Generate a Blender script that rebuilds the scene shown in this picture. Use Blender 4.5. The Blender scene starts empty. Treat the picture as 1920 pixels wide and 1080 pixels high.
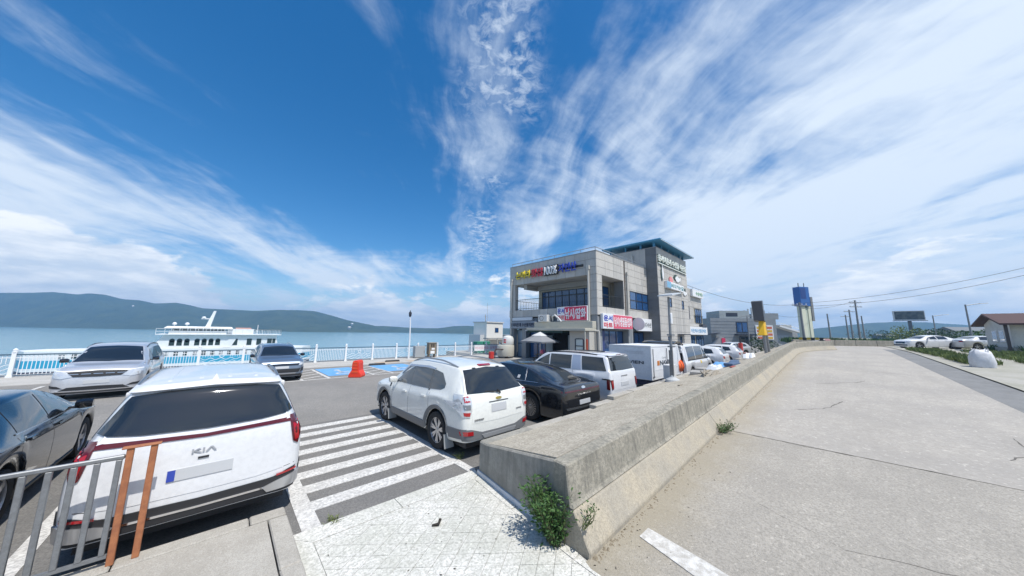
import bpy, bmesh, math, random
import numpy as np
from mathutils import Vector, Matrix
from mathutils.bvhtree import BVHTree
random.seed(7); np.random.seed(7)
scene = bpy.context.scene
COL = scene.collection
R = math.radians
# ------------------------------------------------------------------ camera
# world axes: X runs along the concrete barrier, Y across the parking lot to the quay, Z up (metres)
HEAD = R(43.4); FPX = 560.0
pitch = math.atan((622.5-540)/FPX); roll = R(0.9)
fw = Vector((0, math.cos(pitch), math.sin(pitch))); rt = Vector((1, 0, 0)); up = rt.cross(fw)
r2 = rt*math.cos(roll)+up*math.sin(roll); u2 = -rt*math.sin(roll)+up*math.cos(roll)
def to_world(a): return Vector((a.x*math.cos(HEAD)+a.y*math.sin(HEAD), -a.x*math.sin(HEAD)+a.y*math.cos(HEAD), a.z))
fw, r2, u2 = to_world(fw), to_world(r2), to_world(u2)
cd = bpy.data.cameras.new('camera'); cam = bpy.data.objects.new('camera', cd); COL.objects.link(cam)
m = Matrix((r2, u2, -fw)).transposed().to_4x4(); m.translation = Vector((0, 0, 2.39)); cam.matrix_world = m
cd.sensor_width = 36; cd.lens = 36*FPX/1920; cd.clip_start = .05; cd.clip_end = 30000
scene.camera = cam
# ------------------------------------------------------------------ sun and sky
SUN_AZ = R(43.4+134)      # clockwise from +Y
SUN_EL = R(63)
sd = Vector((math.sin(SUN_AZ)*math.cos(SUN_EL), math.cos(SUN_AZ)*math.cos(SUN_EL), math.sin(SUN_EL)))
sl = bpy.data.lights.new('sun', 'SUN'); sl.energy = 4.3; sl.angle = R(.55); sl.color = (1, .965, .91)
so = bpy.data.objects.new('sun', sl); COL.objects.link(so); so.rotation_euler = sd.to_track_quat('Z', 'Y').to_euler(); so.location = (0, 0, 60)
scene.view_settings.view_transform = 'Standard'; scene.view_settings.look = 'None'
scene.view_settings.exposure = 0.30; scene.view_settings.gamma = 1
W = bpy.data.worlds.new('World'); scene.world = W; W.use_nodes = True
class NT:
    """tiny node-graph helper"""
    def __init__(s, tree): s.t = tree; s.n = tree.nodes; s.l = tree.links
    def node(s, kind, **k):
        n = s.n.new(kind)
        for a, b in k.items(): setattr(n, a, b)
        return n
    def put(s, sock, v):
        if hasattr(v, 'links') or isinstance(v, bpy.types.NodeSocket): s.l.new(v, sock)
        else: sock.default_value = v
    def math(s, op, a, b=0.0, c=None, clamp=False):
        n = s.node('ShaderNodeMath', operation=op, use_clamp=clamp); s.put(n.inputs[0], a); s.put(n.inputs[1], b)
        if c is not None: s.put(n.inputs[2], c)
        return n.outputs[0]
    def ramp(s, v, a, b, c=0.0, d=1.0, smooth=True):
        n = s.node('ShaderNodeMapRange', interpolation_type='SMOOTHSTEP' if smooth else 'LINEAR')
        s.put(n.inputs[0], v); n.inputs[1].default_value = a; n.inputs[2].default_value = b; n.inputs[3].default_value = c; n.inputs[4].default_value = d
        return n.outputs[0]
    def noise(s, vec, scale, detail=4, rough=.55, dist=0.0, dims='3D'):
        n = s.node('ShaderNodeTexNoise', noise_dimensions=dims); s.put(n.inputs['Vector'], vec); n.inputs['Scale'].default_value = scale
        n.inputs['Detail'].default_value = detail; n.inputs['Roughness'].default_value = rough; n.inputs['Distortion'].default_value = dist
        return n.outputs[0]
    def xyz(s, a, b, c=0.0):
        n = s.node('ShaderNodeCombineXYZ'); s.put(n.inputs[0], a); s.put(n.inputs[1], b); s.put(n.inputs[2], c); return n.outputs[0]
    def mix(s, f, a, b, blend='MIX'):
        n = s.node('ShaderNodeMix', data_type='RGBA', blend_type=blend); s.put(n.inputs[0], f)
        s.put(n.inputs[6], a if not isinstance(a, tuple) else (*a, 1)[:4]); s.put(n.inputs[7], b if not isinstance(b, tuple) else (*b, 1)[:4]); return n.outputs[2]
    def vscale(s, vec, sc):
        n = s.node('ShaderNodeVectorMath', operation='MULTIPLY'); s.put(n.inputs[0], vec); n.inputs[1].default_value = sc; return n.outputs[0]
g = NT(W.node_tree); g.n.clear()
sky = g.node('ShaderNodeTexSky', sky_type='NISHITA', sun_disc=False, sun_elevation=SUN_EL, sun_rotation=SUN_AZ, air_density=1.0, dust_density=.45, ozone_density=2.6, altitude=0)
tc = g.node('ShaderNodeTexCoord'); sp = g.node('ShaderNodeSeparateXYZ'); g.l.new(tc.outputs['Generated'], sp.inputs[0])
dx, dy, dz = sp.outputs
dzp = g.math('MAXIMUM', dz, 0.0)
inv = g.math('DIVIDE', 1.0, g.math('ADD', dzp, .13))
CA = R(36)                                             # azimuth the high cloud streaks run to
lat = g.math('MULTIPLY', g.math('SUBTRACT', g.math('MULTIPLY', dx, math.cos(CA)), g.math('MULTIPLY', dy, math.sin(CA))), inv)
alo = g.math('MULTIPLY', g.math('ADD', g.math('MULTIPLY', dx, math.sin(CA)), g.math('MULTIPLY', dy, math.cos(CA))), inv)
# wind-combed cirrus: noise stretched along the streak direction, broken by a second one
wob = g.noise(g.xyz(lat, alo), .9, 3, .5)
lat2 = g.math('ADD', lat, g.math('MULTIPLY', g.math('SUBTRACT', wob, .5), .55))
c1 = g.noise(g.xyz(g.math('MULTIPLY', lat2, 1.9), g.math('MULTIPLY', alo, .42), 3.3), 1.0, 8, .55, .5)
c2 = g.noise(g.xyz(g.math('MULTIPLY', lat2, .9), g.math('MULTIPLY', alo, .8), 12.4), 1.0, 7, .6, .8)
c3 = g.noise(g.xyz(g.math('MULTIPLY', lat2, 8.0), g.math('MULTIPLY', alo, 1.5), 1.7), 1.0, 6, .6, .5)
c4 = g.noise(g.xyz(lat, alo, 6.1), 7.0, 5, .6, .6)
den = g.math('ADD', g.math('MULTIPLY', g.math('SUBTRACT', c1, .5), 1.9), g.math('MULTIPLY', g.math('SUBTRACT', c2, .5), 1.7))
den = g.math('ADD', den, g.math('ADD', g.math('MULTIPLY', g.math('SUBTRACT', c3, .5), .55), g.math('MULTIPLY', g.math('SUBTRACT', c4, .5), .35)))
# veil thickens to either side of the blue gap
vr = g.ramp(lat, -.25, 1.5); vl = g.math('MULTIPLY', g.ramp(lat, -.55, -1.7), g.ramp(dz, .04, .20))
cov = g.math('ADD', g.math('MULTIPLY', vr, .70), g.math('MULTIPLY', vl, .60))
cov = g.math('ADD', cov, g.math('MULTIPLY', g.ramp(dz, .30, .04), .10))
gap = g.math('MULTIPLY', g.ramp(lat, -1.25, -.75), g.ramp(lat, .12, -.12))
den = g.math('SUBTRACT', g.math('SUBTRACT', g.math('ADD', den, cov), .20), g.math('MULTIPLY', gap, .03))
cir = g.ramp(den, -.20, .66)
# ripple cloud: small fleecy grains along the right rim of the gap
fl = g.noise(g.xyz(lat, alo, 5.5), 24, 5, .62, .5)
lw = g.math('ADD', lat, g.math('MULTIPLY', g.math('SUBTRACT', g.noise(g.xyz(lat, alo, 8.2), 1.6, 3, .5), .5), .35))
band = g.math('MULTIPLY', g.ramp(lw, -.14, .02), g.ramp(lw, .26, .06))
flm = g.math('MULTIPLY', g.math('MULTIPLY', band, g.ramp(g.noise(g.xyz(lat, alo, 2.2), 2.0, 5, .6), .40, .60)), g.ramp(fl, .34, .70))
cir = g.math('MAXIMUM', cir, g.math('MULTIPLY', flm, .72))
# heaped cumulus low over the sea
az = g.math('ARCTAN2', dx, dy)
cu = g.noise(g.xyz(g.math('MULTIPLY', az, 5.5), g.math('MULTIPLY', dz, 12.0), 2.0), 1.25, 10, .60, .25)
cub = g.noise(g.xyz(g.math('MULTIPLY', az, 2.2), 0.0, 7.7), 1.0, 2, .5)
top = g.math('ADD', .055, g.math('MULTIPLY', g.ramp(cub, .34, .60), .125))
cum = g.ramp(g.math('SUBTRACT', g.math('ADD', g.math('MULTIPLY', g.math('SUBTRACT', cu, .5), .34), top), dz), -.006, .03)
cum = g.math('MULTIPLY', cum, .92)
shade = g.noise(g.xyz(g.math('MULTIPLY', az, 9), g.math('MULTIPLY', dz, 30.0), 4.0), 1.0, 6, .6)
cumcol = g.mix(g.ramp(shade, .35, .65), (6.6, 7.4, 8.4), (10.2, 10.3, 10.3))
# deepen the clear blue a little, then lay the clouds over it
hs = g.node('ShaderNodeHueSaturation'); hs.inputs['Saturation'].default_value = 1.42; hs.inputs['Value'].default_value = 1.22; g.l.new(sky.outputs[0], hs.inputs['Color'])
hor = g.mix(g.math('MULTIPLY', g.ramp(dz, .20, .0), .42), hs.outputs[0], (6.0, 7.9, 9.3))
c = g.mix(g.math('MULTIPLY', cir, .95), hor, (7.1, 7.95, 8.95))
c = g.mix(cum, c, cumcol)
bg = g.node('ShaderNodeBackground'); bg.inputs[1].default_value = .098; g.l.new(c, bg.inputs[0])
wo = g.node('ShaderNodeOutputWorld'); g.l.new(bg.outputs[0], wo.inputs[0])
scene.cycles.volume_bounces = 0; scene.cycles.max_bounces = 8; scene.cycles.transparent_max_bounces = 12
scene.cycles.sample_clamp_indirect = 6; scene.cycles.volume_step_rate = 4
# ------------------------------------------------------------------ materials
MATS = {}
def mat(name, col, rough=.6, metal=0.0, coat=0.0, var=0.0, vs=6.0, col2=None, bump=0.0, bs=40.0, emit=None, spec=None, streak=None, space='Position', speck=None):
    """principled material; var/col2 = broad stains, bump = fine relief, streak = (colour, amount) vertical run marks"""
    if name in MATS: return MATS[name]
    mt = bpy.data.materials.new(name); mt.use_nodes = True; t = NT(mt.node_tree)
    b = t.n['Principled BSDF']; b.inputs['Roughness'].default_value = rough; b.inputs['Metallic'].default_value = metal
    b.inputs['Coat Weight'].default_value = coat; b.inputs['Coat Roughness'].default_value = .03
    if spec is not None: b.inputs['Specular IOR Level'].default_value = spec
    base = (*col, 1)
    if var or bump or streak or speck:
        if space == 'Position': P = t.node('ShaderNodeNewGeometry').outputs['Position']
        else: P = t.node('ShaderNodeTexCoord').outputs['Object']
        c = base
        if var:
            c2 = col2 or tuple(x*(1-var) for x in col)
            f = t.ramp(t.noise(P, vs, 6, .62), .34, .68)
            c = t.mix(f, tuple(base[:3]), c2)
            f2 = t.ramp(t.noise(P, vs*9, 3, .6), .35, .7)
            c = t.mix(t.math('MULTIPLY', f2, .35), c, tuple(x*.82 for x in c2))
        if streak:
            f = t.ramp(t.noise(t.vscale(P, (9, 9, .7)), 1.0, 6, .65), .48, .72)
            c = t.mix(t.math('MULTIPLY', f, streak[1]), c, streak[0])
        if speck:
            f = t.ramp(t.noise(P, speck[0], 2, .7), .40, .66); c = t.mix(t.math('MULTIPLY', f, speck[2]), c, speck[1])
            f = t.ramp(t.noise(P, speck[0]*.63, 2, .7), .60, .72); c = t.mix(t.math('MULTIPLY', f, speck[2]*.8), c, tuple(min(.8, x*2.3) for x in speck[1]))
        t.put(b.inputs['Base Color'], c)
        if bump:
            bn = t.node('ShaderNodeBump'); bn.inputs['Strength'].default_value = bump; bn.inputs['Distance'].default_value = .01
            t.l.new(t.noise(P, bs, 4, .6), bn.inputs['Height']); t.l.new(bn.outputs[0], b.inputs['Normal'])
    else: b.inputs['Base Color'].default_value = base
    if emit: b.inputs['Emission Color'].default_value = (*emit[0], 1); b.inputs['Emission Strength'].default_value = emit[1]
    MATS[name] = mt; return mt
# ------------------------------------------------------------------ mesh helpers
ORG = {}
class MB:
    def __init__(s): s.v = []; s.f = []
    def add(s, vs, fs):
        o = len(s.v); s.v += [tuple(x) for x in vs]; s.f += [tuple(i+o for i in f) for f in fs]; return s
    def box(s, x0, x1, y0, y1, z0, z1):
        return s.add([(x0,y0,z0),(x1,y0,z0),(x1,y1,z0),(x0,y1,z0),(x0,y0,z1),(x1,y0,z1),(x1,y1,z1),(x0,y1,z1)],
                     [(0,3,2,1),(4,5,6,7),(0,1,5,4),(1,2,6,5),(2,3,7,6),(3,0,4,7)])
    def hexa(s, p): return s.add(p, [(0,3,2,1),(4,5,6,7),(0,1,5,4),(1,2,6,5),(2,3,7,6),(3,0,4,7)])
    def slab(s, poly, z0, z1):
        """vertical prism; z0,z1 number or function of (x,y)"""
        n = len(poly); f0 = z0 if callable(z0) else (lambda x, y: z0); f1 = z1 if callable(z1) else (lambda x, y: z1)
        vs = [(x, y, f0(x, y)) for x, y in poly]+[(x, y, f1(x, y)) for x, y in poly]
        return s.add(vs, [tuple(range(n-1, -1, -1)), tuple(range(n, 2*n))]+[(i, (i+1) % n, n+(i+1) % n, n+i) for i in range(n)])
    def cyl(s, a, b, r0, r1=None, n=12):
        a, b = Vector(a), Vector(b); r1 = r0 if r1 is None else r1; d = (b-a).normalized(); q = d.to_track_quat('Z', 'Y').to_matrix()
        vs = []
        for c, r in ((a, r0), (b, r1)):
            for i in range(n):
                t = 2*math.pi*i/n; vs.append(c+q @ Vector((r*math.cos(t), r*math.sin(t), 0)))
        return s.add(vs, [(i, (i+1) % n, n+(i+1) % n, n+i) for i in range(n)]+[tuple(range(n-1, -1, -1)), tuple(range(n, 2*n))])
    def tube(s, path, r, n=8):
        P = [Vector(p) for p in path]; vs = []; prev = None
        for k, p in enumerate(P):
            d = (P[min(k+1, len(P)-1)]-P[max(k-1, 0)]).normalized()
            if prev is None: a = d.orthogonal().normalized()
            else: a = (prev-d*prev.dot(d)).normalized()
            prev = a; b = d.cross(a); rr = r[k] if isinstance(r, (list, tuple)) else r
            vs += [p+a*rr*math.cos(2*math.pi*i/n)+b*rr*math.sin(2*math.pi*i/n) for i in range(n)]
        m = len(P); fs = [(k*n+i, k*n+(i+1) % n, (k+1)*n+(i+1) % n, (k+1)*n+i) for k in range(m-1) for i in range(n)]
        return s.add(vs, fs+[tuple(range(n-1, -1, -1)), tuple(range((m-1)*n, m*n))])
    def bar(s, a, b, w, h):
        """rectangular bar from a to b; w across (horizontal), h vertical-ish"""
        a, b = Vector(a), Vector(b); d = (b-a).normalized(); z = Vector((0, 0, 1)) if abs(d.z) < .95 else Vector((1, 0, 0))
        x = d.cross(z).normalized()*w/2; y = x.cross(d).normalized()*h/2
        return s.hexa([a-x-y, a+x-y, b+x-y, b-x-y, a-x+y, a+x+y, b+x+y, b-x+y])
    def lathe(s, prof, c=(0,0,0), axis='z', n=20, ring=False):
        vs = []
        for r, h in prof:
            for i in range(n):
                t = 2*math.pi*i/n; a, b = r*math.cos(t), r*math.sin(t)
                vs.append({'z': (c[0]+a, c[1]+b, c[2]+h), 'x': (c[0]+h, c[1]+a, c[2]+b), 'y': (c[0]+b, c[1]+h, c[2]+a)}[axis])
        m = len(prof); fs = [(k*n+i, k*n+(i+1) % n, (k+1)*n+(i+1) % n, (k+1)*n+i) for k in range(m-1) for i in range(n)]
        if ring: return s.add(vs, fs+[((m-1)*n+i, (m-1)*n+(i+1) % n, (i+1) % n, i) for i in range(n)])
        return s.add(vs, fs+[tuple(range(n-1, -1, -1)), tuple(range((m-1)*n, m*n))])
    def build(s, name, mt, parent=None, smooth=False, bevel=0.0, world=True, seg=1):
        me = bpy.data.meshes.new(name); vs = s.v
        o = bpy.data.objects.new(name, me); COL.objects.link(o)
        org = ORG.get(parent.name) if parent is not None and world else None
        if org is not None: vs = [(x-org[0], y-org[1], z-org[2]) for x, y, z in vs]
        me.from_pydata(vs, [], s.f); me.update()
        if bevel or True:
            bm = bmesh.new(); bm.from_mesh(me); bmesh.ops.recalc_face_normals(bm, faces=bm.faces)
            if bevel: bmesh.ops.bevel(bm, geom=[e for e in bm.edges if e.is_manifold and e.calc_face_angle(0) > .5], offset=bevel, segments=seg, affect='EDGES', clamp_overlap=True)
            bm.to_mesh(me); bm.free()
        if smooth: me.polygons.foreach_set('use_smooth', [True]*len(me.polygons)); smooth_angle(me)
        me.materials.append(mt if not isinstance(mt, str) else MATS[mt])
        if parent is not None:
            o.parent = parent
            if org is not None: ORG[o.name] = org
        else: ORG[o.name] = (0, 0, 0)
        return o
def smooth_angle(me, ang=R(38)):
    bm = bmesh.new(); bm.from_mesh(me)
    for e in bm.edges: e.smooth = e.calc_face_angle(0) < ang
    bm.to_mesh(me); bm.free()
def thing(name, label, cat, loc=(0,0,0), rotz=0, group=None):
    o = bpy.data.objects.new(name, None); COL.objects.link(o); o.location = loc; o.rotation_euler = (0, 0, rotz); o.empty_display_size = .2
    o['label'] = label; o['category'] = cat
    if group: o['group'] = group
    ORG[o.name] = tuple(loc); return o
def tag(o, label, cat, group=None):
    o['label'] = label; o['category'] = cat
    if group: o['group'] = group
    return o
def struct(o, kind='structure'): o['kind'] = kind; return o
def copy_tree(o, parent=None):
    c = o.copy(); COL.objects.link(c); c.parent = parent
    for ch in o.children: copy_tree(ch, c)
    return c
def lettering(txt, origin, xdir, updir, w, h, mt, parent, depth=.02, name='lettering', bold=.012, local=False):
    """solid letters fitted into a w x h box whose lower-left corner is origin"""
    cu = bpy.data.curves.new('txt', 'FONT'); cu.body = txt; cu.size = 1; cu.extrude = .02; cu.offset = bold; cu.resolution_u = 3
    ob = bpy.data.objects.new('txt', cu); COL.objects.link(ob)
    me = bpy.data.meshes.new_from_object(ob); bpy.data.objects.remove(ob); bpy.data.curves.remove(cu)
    P = np.array([v.co[:] for v in me.vertices])
    if len(P) == 0: return None
    lo, hi = P.min(0), P.max(0); sx = w/(hi[0]-lo[0]); sy = h/(hi[1]-lo[1])
    X, U = Vector(xdir).normalized(), Vector(updir).normalized(); N = X.cross(U); O = Vector(origin)
    org = Vector(ORG.get(parent.name, (0, 0, 0))) if parent is not None and not local else Vector((0, 0, 0))
    for v, p in zip(me.vertices, P):
        v.co = O-org+X*((p[0]-lo[0])*sx)+U*((p[1]-lo[1])*sy)+N*((p[2]-lo[2])/.04*depth)
    me.name = name; me.materials.append(mt)
    o = bpy.data.objects.new(name, me); COL.objects.link(o)
    if parent is not None: o.parent = parent; ORG[o.name] = tuple(org)
    return o
# ------------------------------------------------------------------ ground levels
def zr(u):
    if u < 2.5: return 0.0
    if u < 40: return .03*(u-2.5)
    return 1.125+.15*(1-math.exp(-(u-40)/6))
def zland(u, v):
    if u < 3: return 0.0
    t = min(1, max(0, (v-2.2)/2.1)); t = t*t*(3-2*t)
    return zr(u)*(1-t)
asphalt = mat('asphalt', (.215, .205, .19), .92, var=.3, vs=1.1, col2=(.17, .164, .155), bump=.55, bs=140, speck=(42, (.11, .107, .10), .8))
lotc = mat('lot_asphalt', (.275, .258, .235), .93, var=.3, vs=.55, col2=(.215, .205, .19), bump=.5, bs=110, speck=(24, (.15, .143, .13), .7))
concrete = mat('concrete', (.44, .415, .365), .9, var=.3, vs=2.3, col2=(.35, .325, .28), bump=.5, bs=70, speck=(85, (.24, .22, .19), .6))
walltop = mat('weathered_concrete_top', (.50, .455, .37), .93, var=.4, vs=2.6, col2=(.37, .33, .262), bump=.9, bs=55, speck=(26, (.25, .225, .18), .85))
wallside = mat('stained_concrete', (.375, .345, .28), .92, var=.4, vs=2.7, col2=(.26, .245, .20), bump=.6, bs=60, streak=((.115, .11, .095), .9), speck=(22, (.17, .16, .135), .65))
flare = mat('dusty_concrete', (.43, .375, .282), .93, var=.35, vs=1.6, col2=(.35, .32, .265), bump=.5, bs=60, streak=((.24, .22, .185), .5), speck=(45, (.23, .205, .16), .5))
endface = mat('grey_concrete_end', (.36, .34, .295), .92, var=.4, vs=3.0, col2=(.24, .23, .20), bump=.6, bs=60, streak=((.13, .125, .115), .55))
white_paint = mat('road_paint_white', (.68, .665, .63), .8, var=.25, vs=2.2, col2=(.56, .54, .505), bump=.4, bs=120, speck=(26, (.36, .35, .33), .85))
slabpaint = mat('worn_white_paint', (.70, .68, .635), .85, var=.3, vs=1.4, col2=(.52, .515, .455), bump=.5, bs=60, speck=(34, (.36, .355, .31), .8))
yellow_paint = mat('faded_yellow_paint', (.55, .42, .13), .85, var=.4, vs=9, col2=(.38, .33, .22))
def grid_sheet(us, vs, zf):
    b = MB(); n = len(vs)
    b.v = [(u, v, zf(u, v)) for u in us for v in vs]
    b.f = [(i*n+j, (i+1)*n+j, (i+1)*n+j+1, i*n+j+1) for i in range(len(us)-1) for j in range(n-1)]
    return b
dirt = mat('bare_ground', (.30, .27, .20), .95, var=.5, vs=.35, col2=(.16, .17, .09), bump=.5, bs=20)
us = [-2250, -1000, -400, -60, -10, 0, 2.5, 3, 4]+list(range(6, 64, 3))+[80, 140, 400, 1000, 2250]
vs = [-2250, -1000, -300, -60, -25, -12, -8, -4.4, -2, 0, 1.9, 2.5, 3, 3.5, 4.2, 6, 12, 20, 26.9]
struct(grid_sheet(us, vs, lambda u, v: zland(u, v)-.04).build('ground', dirt))
# parking lot, walkway along the quay
struct(grid_sheet([-80, -10, 0, 3, 20, 60, 120], [4.26, 8, 14, 22.2], lambda u, v: 0.0 if v > 4.3 or u < 60 else 0).build('parking_lot', lotc))
qc = mat('quay_concrete', (.46, .44, .41), .9, var=.25, vs=1.2, col2=(.38, .365, .33), bump=.4, bs=50)
struct(MB().box(-80, 120, 22.2, 27.0, -.3, .012).build('quay_walkway', qc))
struct(MB().box(-300, 400, 26.6, 27.4, -7, -.06).build('quay_wall', concrete))
struct(MB().box(19.0, 62, 11.2, 22.19, -.2, .02).build('forecourt', qc))
# near asphalt round the hatched area is darker than the rest of the lot
struct(grid_sheet([-3.5, 0, 3.3, 6, 13], [4.44, 6, 9.3], lambda u, v: .004).build('asphalt_patch', asphalt))
# the road: aggregate slab near the camera, smoother slab past the joint
roadA = mat('road_aggregate', (.415, .382, .33), .92, var=.35, vs=.8, col2=(.345, .318, .275), bump=1.0, bs=70, speck=(34, (.25, .232, .20), .8))
roadB = mat('road_concrete', (.415, .383, .335), .9, var=.4, vs=.45, col2=(.335, .312, .28), bump=.5, bs=60, speck=(17, (.30, .278, .245), .65))
def add_dirt(m_, amt):
    """wind-blown dirt lying along the barrier foot, with a ragged edge"""
    t = NT(m_.node_tree); bs_ = t.n['Principled BSDF']; src = bs_.inputs['Base Color'].links[0].from_socket
    P = t.node('ShaderNodeNewGeometry').outputs['Position']; s_ = t.node('ShaderNodeSeparateXYZ'); t.l.new(P, s_.inputs[0])
    d = t.math('SUBTRACT', 1.97, s_.outputs[1]); d = t.math('SUBTRACT', d, t.math('MULTIPLY', t.noise(P, 1.3, 5, .65), 1.1))
    f = t.math('MULTIPLY', t.ramp(d, .35, -.5), amt); t.put(bs_.inputs['Base Color'], t.mix(f, src, (.30, .26, .185)))
    # wheel-worn darker bands and blotches running along the road
    n2 = t.noise(t.vscale(P, (.12, 1.1, 1)), 1.0, 8, .68); src2 = bs_.inputs['Base Color'].links[0].from_socket
    t.put(bs_.inputs['Base Color'], t.mix(t.math('MULTIPLY', t.ramp(n2, .45, .68), .30), src2, (.27, .25, .22)))
add_dirt(roadA, .7); add_dirt(roadB, .6)
def uvs(a, b, n): return [a+(b-a)*i/n for i in range(n+1)]
struct(grid_sheet([-30, -8, 0, 2.5]+uvs(3, 8.79, 6), uvs(-3.45, 1.99, 4), lambda u, v: zr(u)+.004).build('road', roadA))
struct(grid_sheet(uvs(8.815, 48, 30), uvs(-3.45, 1.99, 4), lambda u, v: zr(u)+.004).build('road', roadB))
struct(grid_sheet(uvs(48, 70, 4), uvs(-9, 3.5, 3), lambda u, v: zr(u)+.006).build('road', roadB))
struct(grid_sheet([-30, 2.5]+uvs(4, 48, 22), [-4.56, -3.45], lambda u, v: zr(u)+.006).build('gutter_strip', mat('gutter_asphalt', (.215, .215, .21), .9, var=.2, vs=1.5, bump=.5, bs=110)))
struct(grid_sheet([-30, 2.5]+uvs(4, 70, 26), [-9.5, -7, -4.56], lambda u, v: zr(u)+.05+.02*max(0, -4.56-v)/5).build('verge_pavement', mat('verge_concrete', (.38, .362, .32), .92, var=.4, vs=.5, col2=(.30, .29, .235), bump=.4, bs=40)))
b = MB(); b.slab([(3.78, 1.76), (3.60, 1.1), (3.3, -.6), (3.5, -.6), (3.9, 1.1), (4.0, 1.75)], lambda u, v: zr(u)+.006, lambda u, v: zr(u)+.013)
struct(b.build('painted_line', mat('worn_line_paint', (.66, .65, .62), .8, var=.45, vs=14, col2=(.42, .40, .36), bump=.5, bs=90)))
b = MB(); b.slab([(2.85, 1.92), (3.5, 1.9), (3.48, 1.76), (2.85, 1.72)], .006, .012); struct(b.build('painted_line', yellow_paint))
# white hatching beside the parked cars
for k in range(8):
    v0 = 4.93+.556*k
    struct(MB().box(1.12, 3.29, v0, v0+.27, .002, .011).build('painted_stripe', white_paint))
struct(MB().box(.92, 1.12, 4.5, 9.08, .002, .012).build('painted_line', white_paint))
struct(MB().box(3.29, 3.44, 4.5, 9.08, .002, .012).build('painted_line', white_paint))
struct(MB().box(-1.35, -1.2, 4.98, 9.4, .002, .012).build('painted_line', white_paint))
# bays by the quay: blue accessible bays, white outlines
blue_paint = mat('bay_blue_paint', (.10, .30, .60), .8, var=.3, vs=3, col2=(.16, .36, .58))
wl = lambda pts, w=.12: [struct(MB().bar((*p, .012), (*q, .012), w, .008).build('painted_line', white_paint)) for p, q in zip(pts[:-1], pts[1:])]
wl([(-6, 17.05), (12.4, 17.05)]); wl([(3.95, 17.1), (3.95, 21.3)], .15); wl([(2.85, 17.1), (2.85, 21.3)]); wl([(6.05, 17.1), (6.05, 21.2)]); wl([(7.1, 17.1), (7.1, 21.2)]); wl([(9.6, 17.1), (9.6, 21.3)]); wl([(.4, 17.1), (.4, 21.3)]); wl([(-4.9, 17.1), (-4.9, 21.3)])
for k in range(4): wl([(2.9, 17.5+k*.95), (3.9, 18.2+k*.95)]); wl([(6.1, 17.4+k*.95), (7.05, 18.1+k*.95)], .1)
struct(MB().box(4.1, 5.95, 17.9, 21.3, .002, .012).build('painted_bay', blue_paint)); struct(MB().box(7.2, 9.5, 18.0, 21.4, .002, .012).build('painted_bay', blue_paint))
for cx in (5.0, 8.35):
    b = MB(); b.lathe([(.42, .014), (.42, .02), (.30, .02), (.30, .014)], (cx, 18.6, 0), 'z', 20, ring=True); b.box(cx-.06, cx+.06, 18.9, 19.9, .014, .02); b.box(cx-.06, cx+.5, 19.2, 19.32, .014, .02); b.cyl((cx, 20.15, .014), (cx, 20.15, .02), .16)
    struct(b.build('painted_symbol', white_paint))
# ------------------------------------------------------------------ sea, far shores, air
sea = bpy.data.materials.new('sea_water'); sea.use_nodes = True; t = NT(sea.node_tree); b_ = t.n['Principled BSDF']
P = t.node('ShaderNodeNewGeometry').outputs['Position']
b_.inputs['Base Color'].default_value = (.17, .32, .375, 1); b_.inputs['Roughness'].default_value = .16; b_.inputs['IOR'].default_value = 1.33
hgt = t.math('ADD', t.noise(t.vscale(P, (.25, .55, 1)), 1.0, 5, .62), t.math('MULTIPLY', t.noise(t.vscale(P, (.02, .05, 1)), 1.0, 4, .6), 3.0))
bn = t.node('ShaderNodeBump'); bn.inputs['Strength'].default_value = .12; bn.inputs['Distance'].default_value = .5; t.l.new(hgt, bn.inputs['Height']); t.l.new(bn.outputs[0], b_.inputs['Normal'])
MATS['sea_water'] = sea
struct(MB().add([(-2300, -2300, -4.6), (2300, -2300, -4.6), (2300, 2300, -4.6), (-2300, 2300, -4.6)], [(0, 1, 2, 3)]).build('sea', sea))
hillm = bpy.data.materials.new('forest_hill'); hillm.use_nodes = True; t = NT(hillm.node_tree); b_ = t.n['Principled BSDF']; b_.inputs['Roughness'].default_value = .95
P = t.node('ShaderNodeNewGeometry').outputs['Position']
t.put(b_.inputs['Base Color'], t.mix(t.ramp(t.noise(P, .022, 6, .65), .35, .65), (.018, .042, .022), (.045, .07, .032)))
bn = t.node('ShaderNodeBump'); bn.inputs['Strength'].default_value = .8; bn.inputs['Distance'].default_value = 7; t.l.new(t.noise(P, .06, 5, .65), bn.inputs['Height']); t.l.new(bn.outputs[0], b_.inputs['Normal'])
MATS['forest_hill'] = hillm
CO = Vector((0, 0, 2.39))
def pixel_dir(x, y): return fw+r2*((x-960)/FPX)+u2*((540-y)/FPX)
def at_depth(x, y, d): return CO+pixel_dir(x, y)*d
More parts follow.
